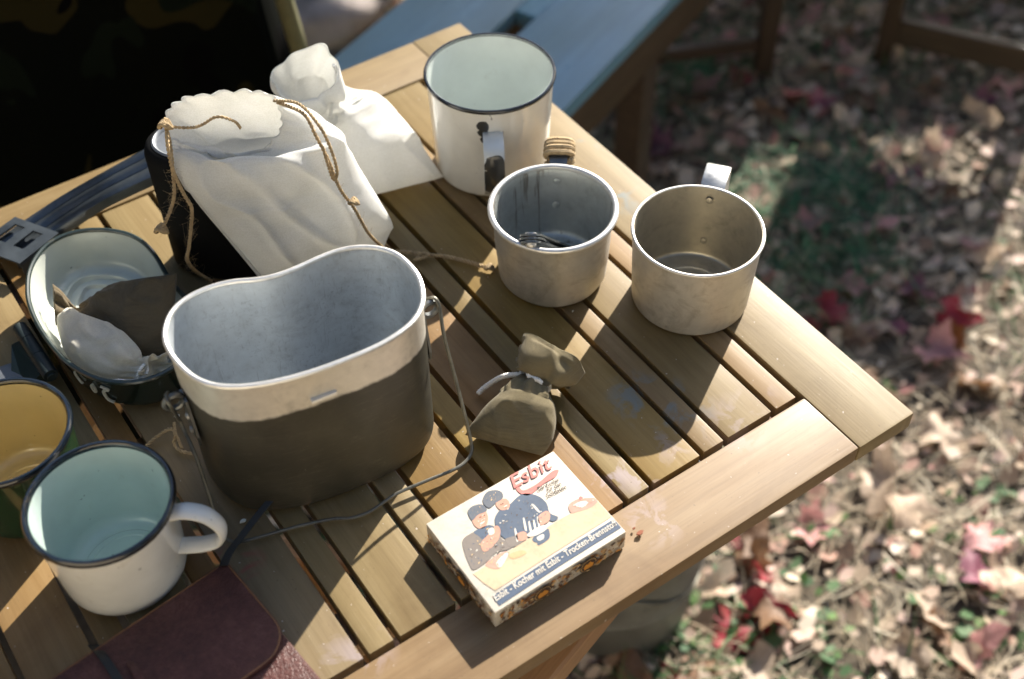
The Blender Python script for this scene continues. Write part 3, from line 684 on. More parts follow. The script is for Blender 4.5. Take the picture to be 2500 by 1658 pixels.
pts = [nk+na*.0118*math.cos(a)+nb*.0096*math.sin(a)+np.cross(na, nb)*.0016*math.sin(a*.5) for a in np.linspace(0, 4*math.pi, 44)]
mk('cord', *twine(pts, .0016, .0034, 2), WHITECORD, ob)
mk('cord', *twine([P(1225, 880, .030), P(1200, 866, .026), P(1165, 868, .020), P(1140, 880, .012), P(1118, 895, .006), P(1104, 908, .003)], .0019, .0036), WHITECORD, ob)
mk('cord', *twine([P(1228, 880, .032), P(1238, 866, .035), P(1222, 853, .036), P(1222, 868, .036), P(1246, 880, .034), P(1252, 896, .028)], .0018, .0036), WHITECORD, ob)
mk('stitching', *join([tube([a_, b_], .00035, 4) for a_, b_ in [(line(P(1208, 808, .040), P(1262, 800, .042), q), line(P(1208, 808, .040), P(1262, 800, .042), q+.06)) for q in np.arange(0, .95, .1)]]), WHITECORD, ob)

# bags in the lid
l1 = thing('cloth_pouch', 'brown olive cloth pouch propped inside the enamelled mess pan', 'pouch', P(300, 740, .004))
FL = T+.008
secs = [(P(408, 633, .050), P(388, 812, .026), .003, 0, 3), (P(378, 640, .048), P(362, 822, .024), .012, 0, 3), (P(320, 652, .042), P(318, 818, .020), .018, .0006, 3), (P(255, 672, .034), P(262, 790, .022), .015, .0010, 5), (P(205, 708, .026), P(212, 752, .022), .008, .0010, 6), (P(180, 715, .024), P(183, 735, .022), .0045, .0008, 7), (P(150, 690, .026), P(155, 740, .022), .009, .0022, 5), (P(122, 668, .030), P(128, 738, .024), .010, .0030, 5)]
cloth_bag('bag_body', secs, OLIVE_D, l1, n=72, seed=3.7, wr=.0020, wscale=45, floor=FL, depth=3)
l2 = thing('cotton_bag', 'small white cotton bag tied at the neck inside the mess pan', 'bag', P(230, 800, .004))
secs = [(P(134, 731, .024), P(172, 718, .028), .003, 0, 3), (P(137, 757, .024), P(206, 738, .030), .013, 0, 3), (P(150, 812, .024), P(262, 764, .030), .020, .0004, 3), (P(184, 852, .024), P(303, 790, .030), .020, .0008, 4), (P(244, 876, .024), P(328, 822, .030), .014, .0012, 6), (P(302, 872, .026), P(330, 846, .028), .006, .0010, 7), (P(322, 876, .028), P(350, 838, .030), .006, .0014, 7), (P(340, 880, .032), P(394, 826, .036), .008, .0024, 6)]
cloth_bag('bag_body', secs, CREAM, l2, n=72, seed=6.2, wr=.0022, wscale=50, floor=FL, depth=3)
q_ = P(330, 862, .030)
mk('cord', *twine([P(316, 870, .036), P(324, 852, .040), P(336, 842, .038), P(340, 856, .036), P(328, 872, .034), P(300, 880, .032), P(270, 878, .034), P(250, 884, .030)], .0012, .0034), WHITECORD, l2)

# ------------------------------------------------------------------ black oval tin with a folding steel handle
CH = .120; CT = P(330, 332, CH)[:2]+.053*RTG[:2]+.004*UPG[:2]
th = np.linspace(0, 2*np.pi, 80, endpoint=False)
ca_, sa_ = RTG[:2], UPG[:2]
tin_o = CT+np.outer(np.sign(np.cos(th))*np.abs(np.cos(th))**.9*.054, ca_)+np.outer(np.sign(np.sin(th))*np.abs(np.sin(th))**.9*.033, sa_)
tin = thing('mess_tin', 'black oval mess tin with grey lid and grooved folding handle', 'mess tin', (CT[0], CT[1], T))
rings = []
for d, z in [(.02, 0), (.006, 0), (.002, .002), (0, .006), (0, .06), (0, CH-.008), (.001, CH-.004), (.004, CH-.0008), (.007, CH)]: rings.append(np.c_[offset(tin_o, d), np.full(80, T+.0006+z)])
mk('body', *loft(rings, True, True, False), BLACK_FELT, tin)
rings = []
for d, z in [(.0068, CH-.002), (.0068, CH+.0004), (.0082, CH+.0012), (.0095, CH+.0004), (.0105, CH-.0012), (.016, CH-.0016), (.030, CH-.0016)]: rings.append(np.c_[offset(tin_o, d), np.full(80, T+.0006+z)])
mk('top_plate', *loft(rings, True, False, True), LIDGREY, tin)
# grooved strap: edges given along its length
eT = [Q(352, 362, .060), Q(255, 416, .047), Q(153, 474, .030), Q(56, 538, .016), Q(-20, 592, .012)]
eB = [Q(372, 432, .056), Q(255, 488, .042), Q(179, 538, .024), Q(120, 580, .013), Q(40, 640, .009)]
eT = catmull(eT, 8); eB = catmull(eB, 8); rings = []
prof = [(0, -.004), (.03, 0), (.18, .0004), (.24, -.0010), (.29, -.0010), (.35, .0004), (.52, .0004), (.58, -.0010), (.63, -.0010), (.69, .0004), (.88, .0006), (.97, -.0004), (1, -.007)]
for a_, b_ in zip(eT, eB):
    top_ = [a_+(b_-a_)*s2+A([0, 0, zz]) for s2, zz in prof]; rings.append(A(top_+[q-A([0, 0, .0014]) for q in top_[::-1]]))
mk('folding_handle', *loft(rings, True, True, True), BLUED, tin, sharp=50)
hnd = [o for o in COL.objects if o.name.startswith('folding_handle')][-1]
SA, SB, SCc, SD = Q(40, 538, .0175), Q(147, 577, .0145), Q(52, 652, .011), Q(-60, 610, .013)
def slq(u, v, dz=0.): return (SA*(1-u)+SB*u)*(1-v)+(SD*(1-u)+SCc*u)*v+A([0, 0, .0022+dz])
# slotted clamp: one plate cut by two slots
us = [0, .16, .38, .56, .78, 1]; vs = [0, .16, .66, 1]; Vv = []; Ff = []; idx = {}
for dz in (0, .0018):
    for j, v in enumerate(vs):
        for i, u in enumerate(us): idx[(i, j, dz)] = len(Vv); Vv.append(slq(u, v, dz))
hole = {(1, 1), (3, 1)}
for i in range(5):
    for j in range(3):
        if (i, j) in hole:
            for (a, b) in (((i, j), (i+1, j)), ((i+1, j), (i+1, j+1)), ((i+1, j+1), (i, j+1)), ((i, j+1), (i, j))):
                Ff.append((idx[(*a, 0)], idx[(*b, 0)], idx[(*b, .0018)], idx[(*a, .0018)]))
            continue
        Ff.append((idx[(i, j, .0018)], idx[(i+1, j, .0018)], idx[(i+1, j+1, .0018)], idx[(i, j+1, .0018)]))
        Ff.append((idx[(i, j, 0)], idx[(i, j+1, 0)], idx[(i+1, j+1, 0)], idx[(i+1, j, 0)]))
edge_ = [(i, 0) for i in range(5)]+[(5, j) for j in range(3)]+[(5-i, 3) for i in range(5)]+[(0, 3-j) for j in range(3)]
for a, b in zip(edge_, edge_[1:]+edge_[:1]): Ff.append((idx[(*a, 0)], idx[(*b, 0)], idx[(*b, .0018)], idx[(*a, .0018)]))
CLAMP = plain('dark_clamp', (.055, .068, .08), .5, .5, .25, 40, .15, 220)
mk('clamp', Vv, Ff, CLAMP, hnd, smooth=False, origin=tin['_o'])
mk('clamp_flange', *loft([A([slq(1, 0, 0), slq(1, 1, 0), slq(1, 1, 0)-[0, 0, .011], slq(1, 0, 0)-[0, 0, .011]]), A([slq(1.015, 0, 0), slq(1.015, 1, 0), slq(1.015, 1, 0)-[0, 0, .011], slq(1.015, 0, 0)-[0, 0, .011]])], True, True, True), CLAMP, hnd, smooth=False, origin=tin['_o'])

# ------------------------------------------------------------------ leather pouch
lp = thing('leather_pouch', 'brown leather wallet pouch with rounded flap and black laces', 'pouch', P(450, 1480, 0))
O_ = P(520, 1300, .014)[:2]; e1_ = P(745, 1568, .014)[:2]-O_; e2_ = P(140, 1568, .014)[:2]-O_
e1_ /= np.linalg.norm(e1_); e2_ /= np.linalg.norm(e2_); e2_ = e2_-e1_*np.dot(e1_, e2_)*.9; e2_ /= np.linalg.norm(e2_)
def lpt(u, v): return O_+e1_*u+e2_*v
def rounded(u0, u1, v0, v1, r, corners=(1, 1, 1, 1)):
    out = []
    for (cu, cv, a0, on) in ((u0, v0, 180, corners[0]), (u1, v0, 270, corners[1]), (u1, v1, 0, corners[2]), (u0, v1, 90, corners[3])):
        rr = r if on else .003
        cu2 = cu+rr if cu == u0 else cu-rr; cv2 = cv+rr if cv == v0 else cv-rr
        for a in np.linspace(a0, a0+90, 8): out.append(lpt(cu2+rr*math.cos(R(a)), cv2+rr*math.sin(R(a))))
    return A(out)
def pad(outline, z0, z1, puff=.0, b=.0018):
    rings = []
    for d, z in [(.004, z0), (b*.3, z0+b*.2), (0, z0+b), (0, z1-b), (b*.3, z1-b*.25), (b, z1)]: rings.append(np.c_[offset(outline, d), np.full(len(outline), T+z)])
    c_ = np.r_[outline.mean(0), T+z1]
    for q in (.85, .6, .3): r_ = c_+(rings[5]-c_)*q; r_[:, 2] = T+z1+puff*(1-q*q); rings.append(r_)
    return loft(rings, True, True, True)
mk('body', *pad(rounded(0, .155, 0, .175, .010), .0006, .0115, .001), LEATHER, lp)
fl_ = rounded(-.001, .078, -.0015, .176, .022, (0, 1, 1, 0))
mk('flap', *pad(fl_, .0122, .0150, .0015, .0008), LEATHER, lp)
ed = [np.r_[q, T+.0146] for q in offset(fl_, .0012)]
mk('flap_edge', *tube(A(ed), .0007, 5, True), plain('raw_leather_edge', (.22, .10, .035), .6, 0, .3, 100, .2, 300), lp)
BLK = plain('black_lace', (.008, .010, .011), .5, 0, .3, 60, .3, 300)
mk('lace', *strap([P(516, 1306, .0165), P(530, 1275, .018), P(560, 1235, .022), P(595, 1190, .027), P(622, 1158, .030)], .0055, .0012, 6, RTG), BLK, lp)
mk('lace', *strap([P(216, 1490, .010), P(235, 1512, .0165), P(258, 1545, .017), P(285, 1590, .017)], .0070, .0012, 6, RTG), BLK, lp)
mk('lace', *strap([P(300, 1530, .0165), P(316, 1555, .020), P(335, 1595, .018)], .0050, .0012, 6, RTG), LEATHER, lp)

# ------------------------------------------------------------------ printed cardboard box
BX0, BX1, BY0, BY1, BH = .2132, .3172, .3378, .4186, .0187
bx = thing('cardboard_box', 'printed cardboard stove box lying by the front table edge', 'box', ((BX0+BX1)/2, (BY0+BY1)/2, T))
def card(name, col, rough=.6):
    s = NT(name); a = s.noise(s.coords(), 60, 6, .65); b = s.noise(s.coords(), 500, 3); c = A(col)
    s.set(Base_Color=s.ramp(s.math('MULTIPLY_ADD', b, .3, s.math('MULTIPLY', a, .8)), [(.3, tuple(c*.74)), (.55, tuple(c)), (.8, tuple(np.minimum(c*1.1, .92)))]), Roughness=rough); s.bump(a, .1, .0006); return s.m
V, F = bevel_box((BX0, BY0, T+.0004), (BX1, BY1, T+BH), .0010, 2)
for i in range(len(V)): V[i] += A([.0004*nz(V[i], 30, 1), .0004*nz(V[i], 30, 2), .0004*nz(V[i], 25, 3)])*(1 if V[i][2] > T+.004 else .3)
mk('carton', V, F, card('card_cream', (.53, .485, .41)), bx)
def C6(x, y, z=BH): return Q(950+x/1.913, 780+y/1.913, z)
def top_print(name, poly, col, layer, sm=True):
    p = A(poly, ); 
    if sm: p = catmull(np.c_[p, np.zeros(len(p))], 4, True)[:, :2]
    q = A([C6(x, y) for x, y in p]); q[:, 0] = np.clip(q[:, 0], BX0+.0006, BX1-.0006); q[:, 1] = np.clip(q[:, 1], BY0+.0006, BY1-.0006); q[:, 2] = T+BH+.0004+.00005*layer
    return mk(name, q, [tuple(range(len(q)))], col, bx, smooth=False)
INK = {k_: card('ink_'+k_, c_) for k_, c_ in dict(peach=(.50, .375, .24), navy=(.055, .082, .130), blue=(.040, .068, .120), grey=(.16, .135, .118), skin=(.46, .235, .165), cap=(.085, .098, .122), red=(.50, .16, .135), white=(.58, .54, .47), pink=(.44, .24, .18), brown=(.19, .085, .03), dark=(.05, .03, .02), orange=(.55, .24, .04), tan=(.50, .34, .17), hair=(.14, .06, .03)).items()}
top_print('printed_ground', [(392, 1190), (470, 1140), (620, 1045), (790, 940), (880, 888), (985, 835), (1010, 860), (1052, 915), (780, 1085), (495, 1268), (440, 1232)], INK['peach'], 0, False)
top_print('printed_stripe', [(484, 1292), (780, 1100), (1052, 932), (1086, 972), (800, 1150), (515, 1338)], INK['blue'], 1, False)
PR = lambda poly, c_, l_=2: top_print('printed_figure', poly, INK[c_], l_)
PR([(343, 1035), (375, 1005), (420, 985), (470, 962), (510, 985), (530, 1030), (585, 1045), (560, 1075), (500, 1090), (455, 1135), (395, 1172), (372, 1140), (352, 1090)], 'grey')
PR([(395, 995), (425, 978), (470, 962), (495, 985), (480, 1010), (440, 1030), (420, 1015)], 'navy', 3)
PR([(388, 935), (415, 900), (448, 896), (462, 925), (455, 962), (430, 980), (402, 968)], 'skin', 3)
PR([(368, 895), (395, 872), (432, 866), (456, 886), (450, 900), (415, 915), (390, 940), (374, 922)], 'cap', 4)
PR([(430, 1045), (470, 1000), (500, 965), (520, 985), (510, 1030), (470, 1075), (440, 1085)], 'skin', 4)
PR([(462, 985), (485, 975), (492, 1000), (470, 1008)], 'white', 5)
PR([(494, 930), (520, 890), (560, 868), (620, 818), (690, 824), (735, 860), (750, 905), (790, 925), (765, 945), (720, 930), (700, 965), (650, 1000), (590, 1035), (540, 1025), (505, 985)], 'navy')
PR([(540, 1030), (600, 1010), (640, 1000), (625, 1040), (570, 1065)], 'grey', 3)
PR([(498, 860), (540, 838), (562, 858), (558, 885), (520, 892)], 'skin', 3)
PR([(437, 842), (458, 808), (500, 799), (528, 812), (530, 838), (500, 858), (470, 882), (446, 868)], 'cap', 4)
PR([(700, 918), (735, 896), (752, 915), (745, 945), (712, 962), (696, 945)], 'skin', 4)
PR([(592, 1010), (625, 992), (645, 1005), (640, 1030), (605, 1036)], 'skin', 4)
for i_, (x, y) in enumerate(((625, 935), (650, 950), (672, 945), (690, 930), (585, 985))): PR([(x, y), (x+7, y-3), (x+18, y+48), (x+10, y+52)], 'white', 4)
PR([(665, 868), (675, 866), (705, 900), (696, 902)], 'white', 4)
PR([(672, 1022), (735, 980), (750, 998), (745, 1028), (700, 1056), (690, 1045), (676, 1040)], 'navy', 3)
PR([(646, 1005), (690, 975), (728, 962), (735, 982), (690, 1010), (655, 1018)], 'white', 5)
PR([(690, 1020), (720, 1005), (722, 1025), (700, 1036)], 'white', 5)
PR([(838, 870), (870, 845), (905, 838), (960, 835), (975, 850), (940, 880), (880, 900), (850, 905)], 'pink', 2)
PR([(865, 868), (900, 850), (930, 855), (900, 880)], 'white', 3); PR([(885, 838), (893, 828), (905, 835), (896, 846)], 'red', 4)
PR([(450, 1145), (500, 1105), (545, 1085), (562, 1098), (530, 1140), (515, 1165), (480, 1165)], 'pink', 2)
PR([(500, 1140), (540, 1095), (556, 1100), (522, 1158)], 'white', 3); PR([(560, 1100), (620, 1080), (640, 1095), (580, 1120)], 'tan', 3)
PR([(592, 792), (600, 770), (625, 800), (690, 770), (760, 712), (792, 706), (775, 738), (720, 770), (655, 822), (615, 815)], 'red', 2)
def strokes(poly, cols, n_, seed, layer, ln=14):
    """painted brush strokes inside a printed shape"""
    r_ = random.Random(seed); P_ = A(poly); lo, hi = P_.min(0), P_.max(0); by = {}
    def inside(x, y):
        ok = False; j = len(P_)-1
        for i in range(len(P_)):
            if (P_[i, 1] > y) != (P_[j, 1] > y) and x < (P_[j, 0]-P_[i, 0])*(y-P_[i, 1])/(P_[j, 1]-P_[i, 1])+P_[i, 0]: ok = not ok
            j = i
        return ok
    k_ = 0; t_ = 0
    while k_ < n_ and t_ < 4000:
        t_ += 1; x, y = r_.uniform(lo[0], hi[0]), r_.uniform(lo[1], hi[1]); a = r_.gauss(-.9, .7); L_ = ln*r_.uniform(.4, 1.3); w_ = r_.uniform(1.2, 3.6); dx, dy = math.cos(a)*L_, math.sin(a)*L_
        if not (inside(x, y) and inside(x+dx, y+dy)): continue
        nx_, ny_ = -math.sin(a)*w_, math.cos(a)*w_
        q = A([C6(*p) for p in ((x, y), (x+dx*.5+nx_, y+dy*.5+ny_), (x+dx, y+dy), (x+dx*.5-nx_, y+dy*.5-ny_))]); q[:, 2] = T+BH+.0004+.00005*layer+.000001*k_
        by.setdefault(r_.choice(cols), []).append((q, [(0, 1, 2, 3)])); k_ += 1
    for c_, ps in by.items(): mk('printed_figure', *join(ps), INK[c_], bx, smooth=False)
strokes([(350, 1040), (470, 965), (525, 1030), (560, 1065), (450, 1130), (395, 1165)], ('navy', 'tan', 'dark', 'white', 'cap'), 60, 1, 3.4)
strokes([(500, 930), (620, 825), (690, 828), (745, 900), (700, 960), (590, 1030), (510, 985)], ('cap', 'grey', 'dark', 'navy', 'white', 'blue'), 70, 2, 3.4)
strokes([(372, 895), (432, 868), (454, 886), (415, 912), (388, 932)], ('grey', 'navy', 'tan'), 14, 3, 4.5, 9); strokes([(440, 842), (500, 802), (528, 830), (470, 878)], ('grey', 'navy', 'tan'), 16, 4, 4.5, 9)
strokes([(392, 935), (448, 898), (458, 955), (430, 976)], ('pink', 'brown', 'white', 'tan'), 16, 5, 4.5, 7); strokes([(500, 862), (545, 840), (558, 880), (522, 890)], ('pink', 'brown', 'tan'), 10, 6, 4.5, 6)
strokes([(432, 1045), (500, 968), (516, 990), (470, 1072)], ('pink', 'tan', 'white'), 14, 7, 5.2, 9); strokes([(452, 1146), (545, 1086), (515, 1160)], ('white', 'red', 'tan'), 16, 8, 4.5, 10)
strokes([(842, 870), (905, 840), (970, 840), (880, 898)], ('white', 'tan', 'red', 'grey'), 18, 9, 4.2, 10)
for x, y in ((424, 925), (441, 918)): PR([(x, y), (x+5, y-3), (x+7, y+1), (x+2, y+3)], 'hair', 6)
PR([(425, 955), (446, 944), (442, 952), (430, 960)], 'white', 6); PR([(527, 862), (533, 859), (534, 864), (529, 866)], 'hair', 6); PR([(534, 878), (552, 868), (548, 876)], 'white', 6)
def lettering(name, body, p0, p1, size, col, z, shear=.25, par=None, face=None, stretch=True):
    cu = bpy.data.curves.new(name, 'FONT'); cu.body = body; cu.size = 1; cu.shear = shear; cu.extrude = 0; cu.offset = .012; cu.resolution_u = 3
    tmp = bpy.data.objects.new(name, cu); COL.objects.link(tmp); bpy.context.view_layer.update()
    me = bpy.data.meshes.new_from_object(tmp.evaluated_get(bpy.context.evaluated_depsgraph_get())); COL.objects.unlink(tmp); bpy.data.objects.remove(tmp)
    v = np.zeros(len(me.vertices)*3); me.vertices.foreach_get('co', v); v = v.reshape(-1, 3)
    L = np.ptp(v[:, 0]); v[:, 0] -= v[:, 0].min(); p0, p1 = A(p0), A(p1); d = p1-p0; k_ = np.linalg.norm(d)/L; d /= np.linalg.norm(d); upv = A(face) if face is not None else A([-d[1], d[0], 0])
    ky = size
    w_ = p0+np.outer(v[:, 0]*k_, d)+np.outer(v[:, 1]*ky, upv); w_ += A([0, 0, z]); w_ -= A(par['_o'])
    me.vertices.foreach_set('co', w_.ravel()); me.materials.append(col); me.update()
    o = bpy.data.objects.new(name, me); COL.objects.link(o); o.parent = par; return o
lettering('lettering', 'Esbit', C6(583, 792), C6(772, 690), .0150, INK['red'], .0008, .3, bx)
lettering('lettering', 'Der Kocher', C6(697, 805), C6(800, 755), .0048, INK['dark'], .0007, .35, bx)
lettering('lettering', 'für den', C6(742, 808), C6(808, 776), .0048, INK['dark'], .0007, .35, bx)
lettering('lettering', 'Soldaten', C6(738, 836), C6(832, 790), .0048, INK['dark'], .0007, .35, bx)
lettering('lettering', 'Esbit - Kocher mit Esbit - Trocken-Brennstoff', C6(500, 1318), C6(1072, 958), .0068, INK['white'], .0007, .2, bx)
# printed sides
def disc(c_, u_, v_, r_, n_=20): return A([c_+u_*r_*math.cos(a)+v_*r_*math.sin(a) for a in np.linspace(0, 2*math.pi, n_, endpoint=False)])
ZV = A([0, 0, 1.])
def side_print(face, s0, s1, n_, org, u_, out, seed):
    r_ = random.Random(seed); by = {}
    for i in range(n_):
        s2 = r_.uniform(s0, s1); z = r_.uniform(.0022, BH-.0024); rad = r_.choice((.0005, .0007, .0010, .0015)); k_ = r_.randint(4, 7); an = r_.uniform(0, 3.1); ca, sa = math.cos(an), math.sin(an); el = r_.uniform(1, 2.6)
        pts = []
        for a in np.linspace(0, 2*math.pi, k_, endpoint=False):
            q = rad*r_.uniform(.5, 1.2); x_, y_ = q*el*math.cos(a), q*math.sin(a)
            pts.append(org+u_*(s2+x_*ca-y_*sa)+ZV*min(max(z+x_*sa+y_*ca, .0014), BH-.0014)+out*(.0006+.000004*i))
        by.setdefault(r_.choice(('brown', 'brown', 'tan', 'dark', 'orange', 'tan', 'hair')), []).append((A(pts), [tuple(range(k_))]))
    for k_, ps in by.items(): mk('printed_pattern', *join(ps), INK[k_], bx, smooth=False)
X_ = A([1., 0, 0]); Y_ = A([0, 1., 0])
side_print('front', .003, BX1-BX0-.003, 230, A([BX0, BY0, T]), X_, -Y_, 3)
side_print('left', .003, BY1-BY0-.003, 170, A([BX0, BY0, T]), Y_, -X_, 5)
for s2, org, u_, out in ((.036, A([BX0, BY0, T]), X_, -Y_), (.0725, A([BX0, BY0, T]), X_, -Y_), (.0365, A([BX0, BY0, T]), Y_, -X_)):
    c_ = org+u_*s2+ZV*BH*.5+out*.0013
    e_ = mk('printed_emblem', disc(c_, u_, ZV, .0072), [tuple(range(20))], INK['dark'], bx, smooth=False)
    mk('printed_emblem', disc(c_+out*.0002, u_, ZV, .0063), [tuple(range(20))], INK['tan'], bx, smooth=False)
    mk('printed_emblem', disc(c_+out*.0004, u_, ZV, .0057), [tuple(range(20))], INK['dark'], bx, smooth=False)
    fl = [(-.0035, -.003), (.0035, -.003), (.0042, .000), (.002, .0022), (.0012, .0040), (-.0008, .0018), (-.0022, .0034), (-.0042, .0004)]
    mk('printed_emblem', A([c_+out*.0006+u_*a+ZV*b for a, b in fl]), [tuple(range(8))], INK['orange'], bx, smooth=False)

# crumbs and flakes on the table
for i_, (x, y, s2, mt, nm, lb) in enumerate(((1476, 1232, .0035, 'rust', 'rust_flake', 'reddish flake lying on the rail beside the box corner'), (1463, 1222, .0016, 'rust', 'rust_flake', 'tiny dark flake touching the corner of the box'), (560, 1205, .0028, 'pale', 'paper_scrap', 'tiny pale scrap beside the white mug handle'), (1322, 720, .0012, 'pale', 'paper_scrap', 'tiny pale speck below the dented cup'), (409, 962, .0030, 'pale', 'paper_scrap', 'small pale scrap under the left pot lug'))):
    p0 = P(x, y, .001); r_ = random.Random(i_)
    pts = A([p0+A([s2*r_.uniform(.5, 1)*math.cos(a), s2*.6*r_.uniform(.5, 1)*math.sin(a), .0006*r_.random()]) for a in np.linspace(0, 6.28, 7)[:-1]])
    V, F = loft([pts, pts+[.0003, 0, .0010]], True, True, True)
    tag(mk(nm, V, F, plain('flake_'+mt+str(i_), (.20, .06, .025) if mt == 'rust' else (.75, .74, .66), .7), origin=None), lb, 'flake')
tp = thing('twine_scrap', 'frayed loose twine end beside the left lug of the pot', 'twine', P(400, 1010, 0))
mk('cord', *twine([P(338, 1030, .003), P(362, 1008, .005), P(392, 990, .012), P(404, 1000, .012), P(402, 1022, .006), P(416, 1040, .003), P(448, 1048, .003)], .0013), TWINE, tp)
mk('cord', *twine([P(402, 975, .016), P(405, 1000, .012), P(412, 1015, .008), P(420, 1035, .003)], .0011, .0035), TWINE, tp)

# ------------------------------------------------------------------ bench, chairs, cloth, stone, pail
BZ = .45
bench = thing('wooden_bench', 'blue grey bench with a grip slot behind the table', 'bench', (.95, 1.2, 0))
bo = A([.771, 1.015]); bd = A([.9205, .3907]); bn = A([-.3907, .9205]); BW = .315
def bpt(u, v): return bo+bd*u+bn*v
def bench_board(name, u0, u1, v0, v1, z0, z1, mat):
    c_ = bpt((u0+u1)/2, (v0+v1)/2); V, F = bevel_box((-(v1-v0)/2, -(u1-u0)/2, -(z1-z0)/2), ((v1-v0)/2, (u1-u0)/2, (z1-z0)/2), .003)
    o = mk(name, V, F, mat, bench, origin=(0, 0, 0)); o.location = (c_[0]-.95, c_[1]-1.2, (z0+z1)/2); o.rotation_euler.z = math.atan2(bd[1], bd[0])-math.pi/2; return o
sl_c = (P(1190, 52, BZ-T)[:2]-bo); su, sv = float(np.dot(sl_c, bd)), float(np.dot(sl_c, bn))
bench_board('seat_board', -.22, 1.25, 0, sv-.017, BZ-.024, BZ, BLUEWOOD)
bench_board('seat_board', -.22, 1.25, sv+.017, BW, BZ-.024, BZ-.0003, BLUEWOOD)
bench_board('seat_board', -.22, su-.085, sv-.0169, sv+.0169, BZ-.024, BZ-.0006, BLUEWOOD)
bench_board('seat_board', su+.026, 1.25, sv-.0169, sv+.0169, BZ-.024, BZ-.0006, BLUEWOOD)
for v in (.02, BW-.02): bench_board('apron', -.14, 1.17, v-.011, v+.011, BZ-.105, BZ-.0245, WOOD2)
for u in (-.14, .30, 1.15):
    for v in (.045, BW-.045): bench_board('leg', u-.022, u+.022, v-.022, v+.022, .0, BZ-.0245, WOOD2)
    bench_board('cross_bar', u-.012, u+.012, .068, BW-.068, .09, .13, WOOD2)

def stool(label, o_, wdir, ddir, wd, dp, rail_h, seat_z=.44):
    o_ = A([*o_, 0.]); wv = A([*wdir, 0.]); wv /= np.linalg.norm(wv); dv = A([*ddir, 0.]); dv /= np.linalg.norm(dv)
    t2 = thing('wooden_stool', label, 'stool', o_, 'brown wooden stools')
    bt = lambda n_, a, b, x, y, up: tbeam(n_, a, b, x, y, up, t2, WOOD2)
    Z = A([0, 0, 1.])
    for a, b in ((0, 0), (wd, 0), (0, dp), (wd, dp)): bt('leg', o_+wv*a+dv*b, o_+wv*a+dv*b+Z*(seat_z-.006), .032, .032, wv)
    for b in (0, dp): bt('stretcher', o_+wv*.016+dv*b+Z*.075, o_+wv*(wd-.016)+dv*b+Z*.075, .02, rail_h, Z)
    for a in (0, wd): bt('stretcher', o_+wv*a+dv*.016+Z*.14, o_+wv*a+dv*(dp-.016)+Z*.14, .02, .028, Z)
    for a in (0, wd): bt('seat_rail', o_+wv*a+dv*.016+Z*(seat_z-.03), o_+wv*a+dv*(dp-.016)+Z*(seat_z-.03), .022, .04, Z)
    for i in range(7):
        y_ = -.02+(dp+.04)*i/6
        bt('seat_slat', o_-wv*.03+dv*y_+Z*(seat_z+.002), o_+wv*(wd+.03)+dv*y_+Z*(seat_z+.002), (dp+.04)/6-.004, .014, Z)
    return t2
stool('brown wooden stool with thin low stretcher standing behind the bench', (1.485, 1.345), (-.91, .41), (.41, .91), .32, .34, .026)
stool('brown wooden stool at the upper right with broad low stretcher', (1.700, 1.245), (.52, -.85), (.85, .52), .285, .36, .052)

# camouflage cloth hung on a rail
def camo():
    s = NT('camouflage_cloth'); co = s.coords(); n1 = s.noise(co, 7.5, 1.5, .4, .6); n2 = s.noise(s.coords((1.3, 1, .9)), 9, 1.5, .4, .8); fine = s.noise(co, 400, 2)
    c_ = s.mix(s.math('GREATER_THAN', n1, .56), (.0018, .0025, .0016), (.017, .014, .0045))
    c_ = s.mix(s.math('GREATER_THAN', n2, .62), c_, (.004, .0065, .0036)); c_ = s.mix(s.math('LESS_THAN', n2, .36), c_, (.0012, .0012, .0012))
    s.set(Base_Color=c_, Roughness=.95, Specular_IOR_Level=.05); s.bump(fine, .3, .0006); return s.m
cc_ = thing('camouflage_cloth', 'dark camouflage cloth hanging behind the far table edge', 'cloth', (.05, 1.16, 0))
V = []; nu, nv_ = 90, 40
for side in (0, 1):
    for j in range(nv_+1):
        z = .06+1.06*j/nv_
        for i in range(nu+1):
            u = i/nu; x = -.75+(1.222-.10*max(0, (z-.57))*0)*u
            xr_ = .490-.12*(z-.57); x = -.75+(xr_+.75)*u
            y = 1.165+.020*math.sin(u*31+.8*math.sin(z*3))*(.4+.6*(1.1-z))+.012*nz((u*3, z*2, 0), 1.)+(.012*math.cos((1-u)*90) if u > .965 else 0)
            V.append((x, y+(.0030 if side else 0), z))
F = []; S_ = (nu+1)*(nv_+1)
for j in range(nv_):
    for i in range(nu):
        a = j*(nu+1)+i; F.append((a, a+1, a+nu+2, a+nu+1)); F.append((S_+a, S_+a+nu+1, S_+a+nu+2, S_+a+1))
bd_ = [i for i in range(nu+1)]+[j*(nu+1)+nu for j in range(1, nv_+1)]+[nv_*(nu+1)+i for i in range(nu-1, -1, -1)]+[j*(nu+1) for j in range(nv_-1, 0, -1)]
for a, b in zip(bd_, bd_[1:]+bd_[:1]): F.append((a, b, S_+b, S_+a))
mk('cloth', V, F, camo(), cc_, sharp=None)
mk('hem', *tube(catmull([(.490-.12*(z-.57)+.004, 1.163, z) for z in np.linspace(.07, 1.1, 9)], 6), .0105, 10), plain('sunlit_fold_olive', (.16, .15, .07), .9, 0, .25, 40, .3, 300), cc_)  # lighter olive puts the sunlit fold's brightness into the edge colour
mk('rail', *tube([(-.85, 1.168, 1.128), (.52, 1.168, 1.128)], .014, 10), WOOD2, cc_)
for x in (-.8, -.1): mk('post', *tube([(x, 1.185, -.02), (x, 1.185, 1.14)], .014, 10), WOOD2, cc_)

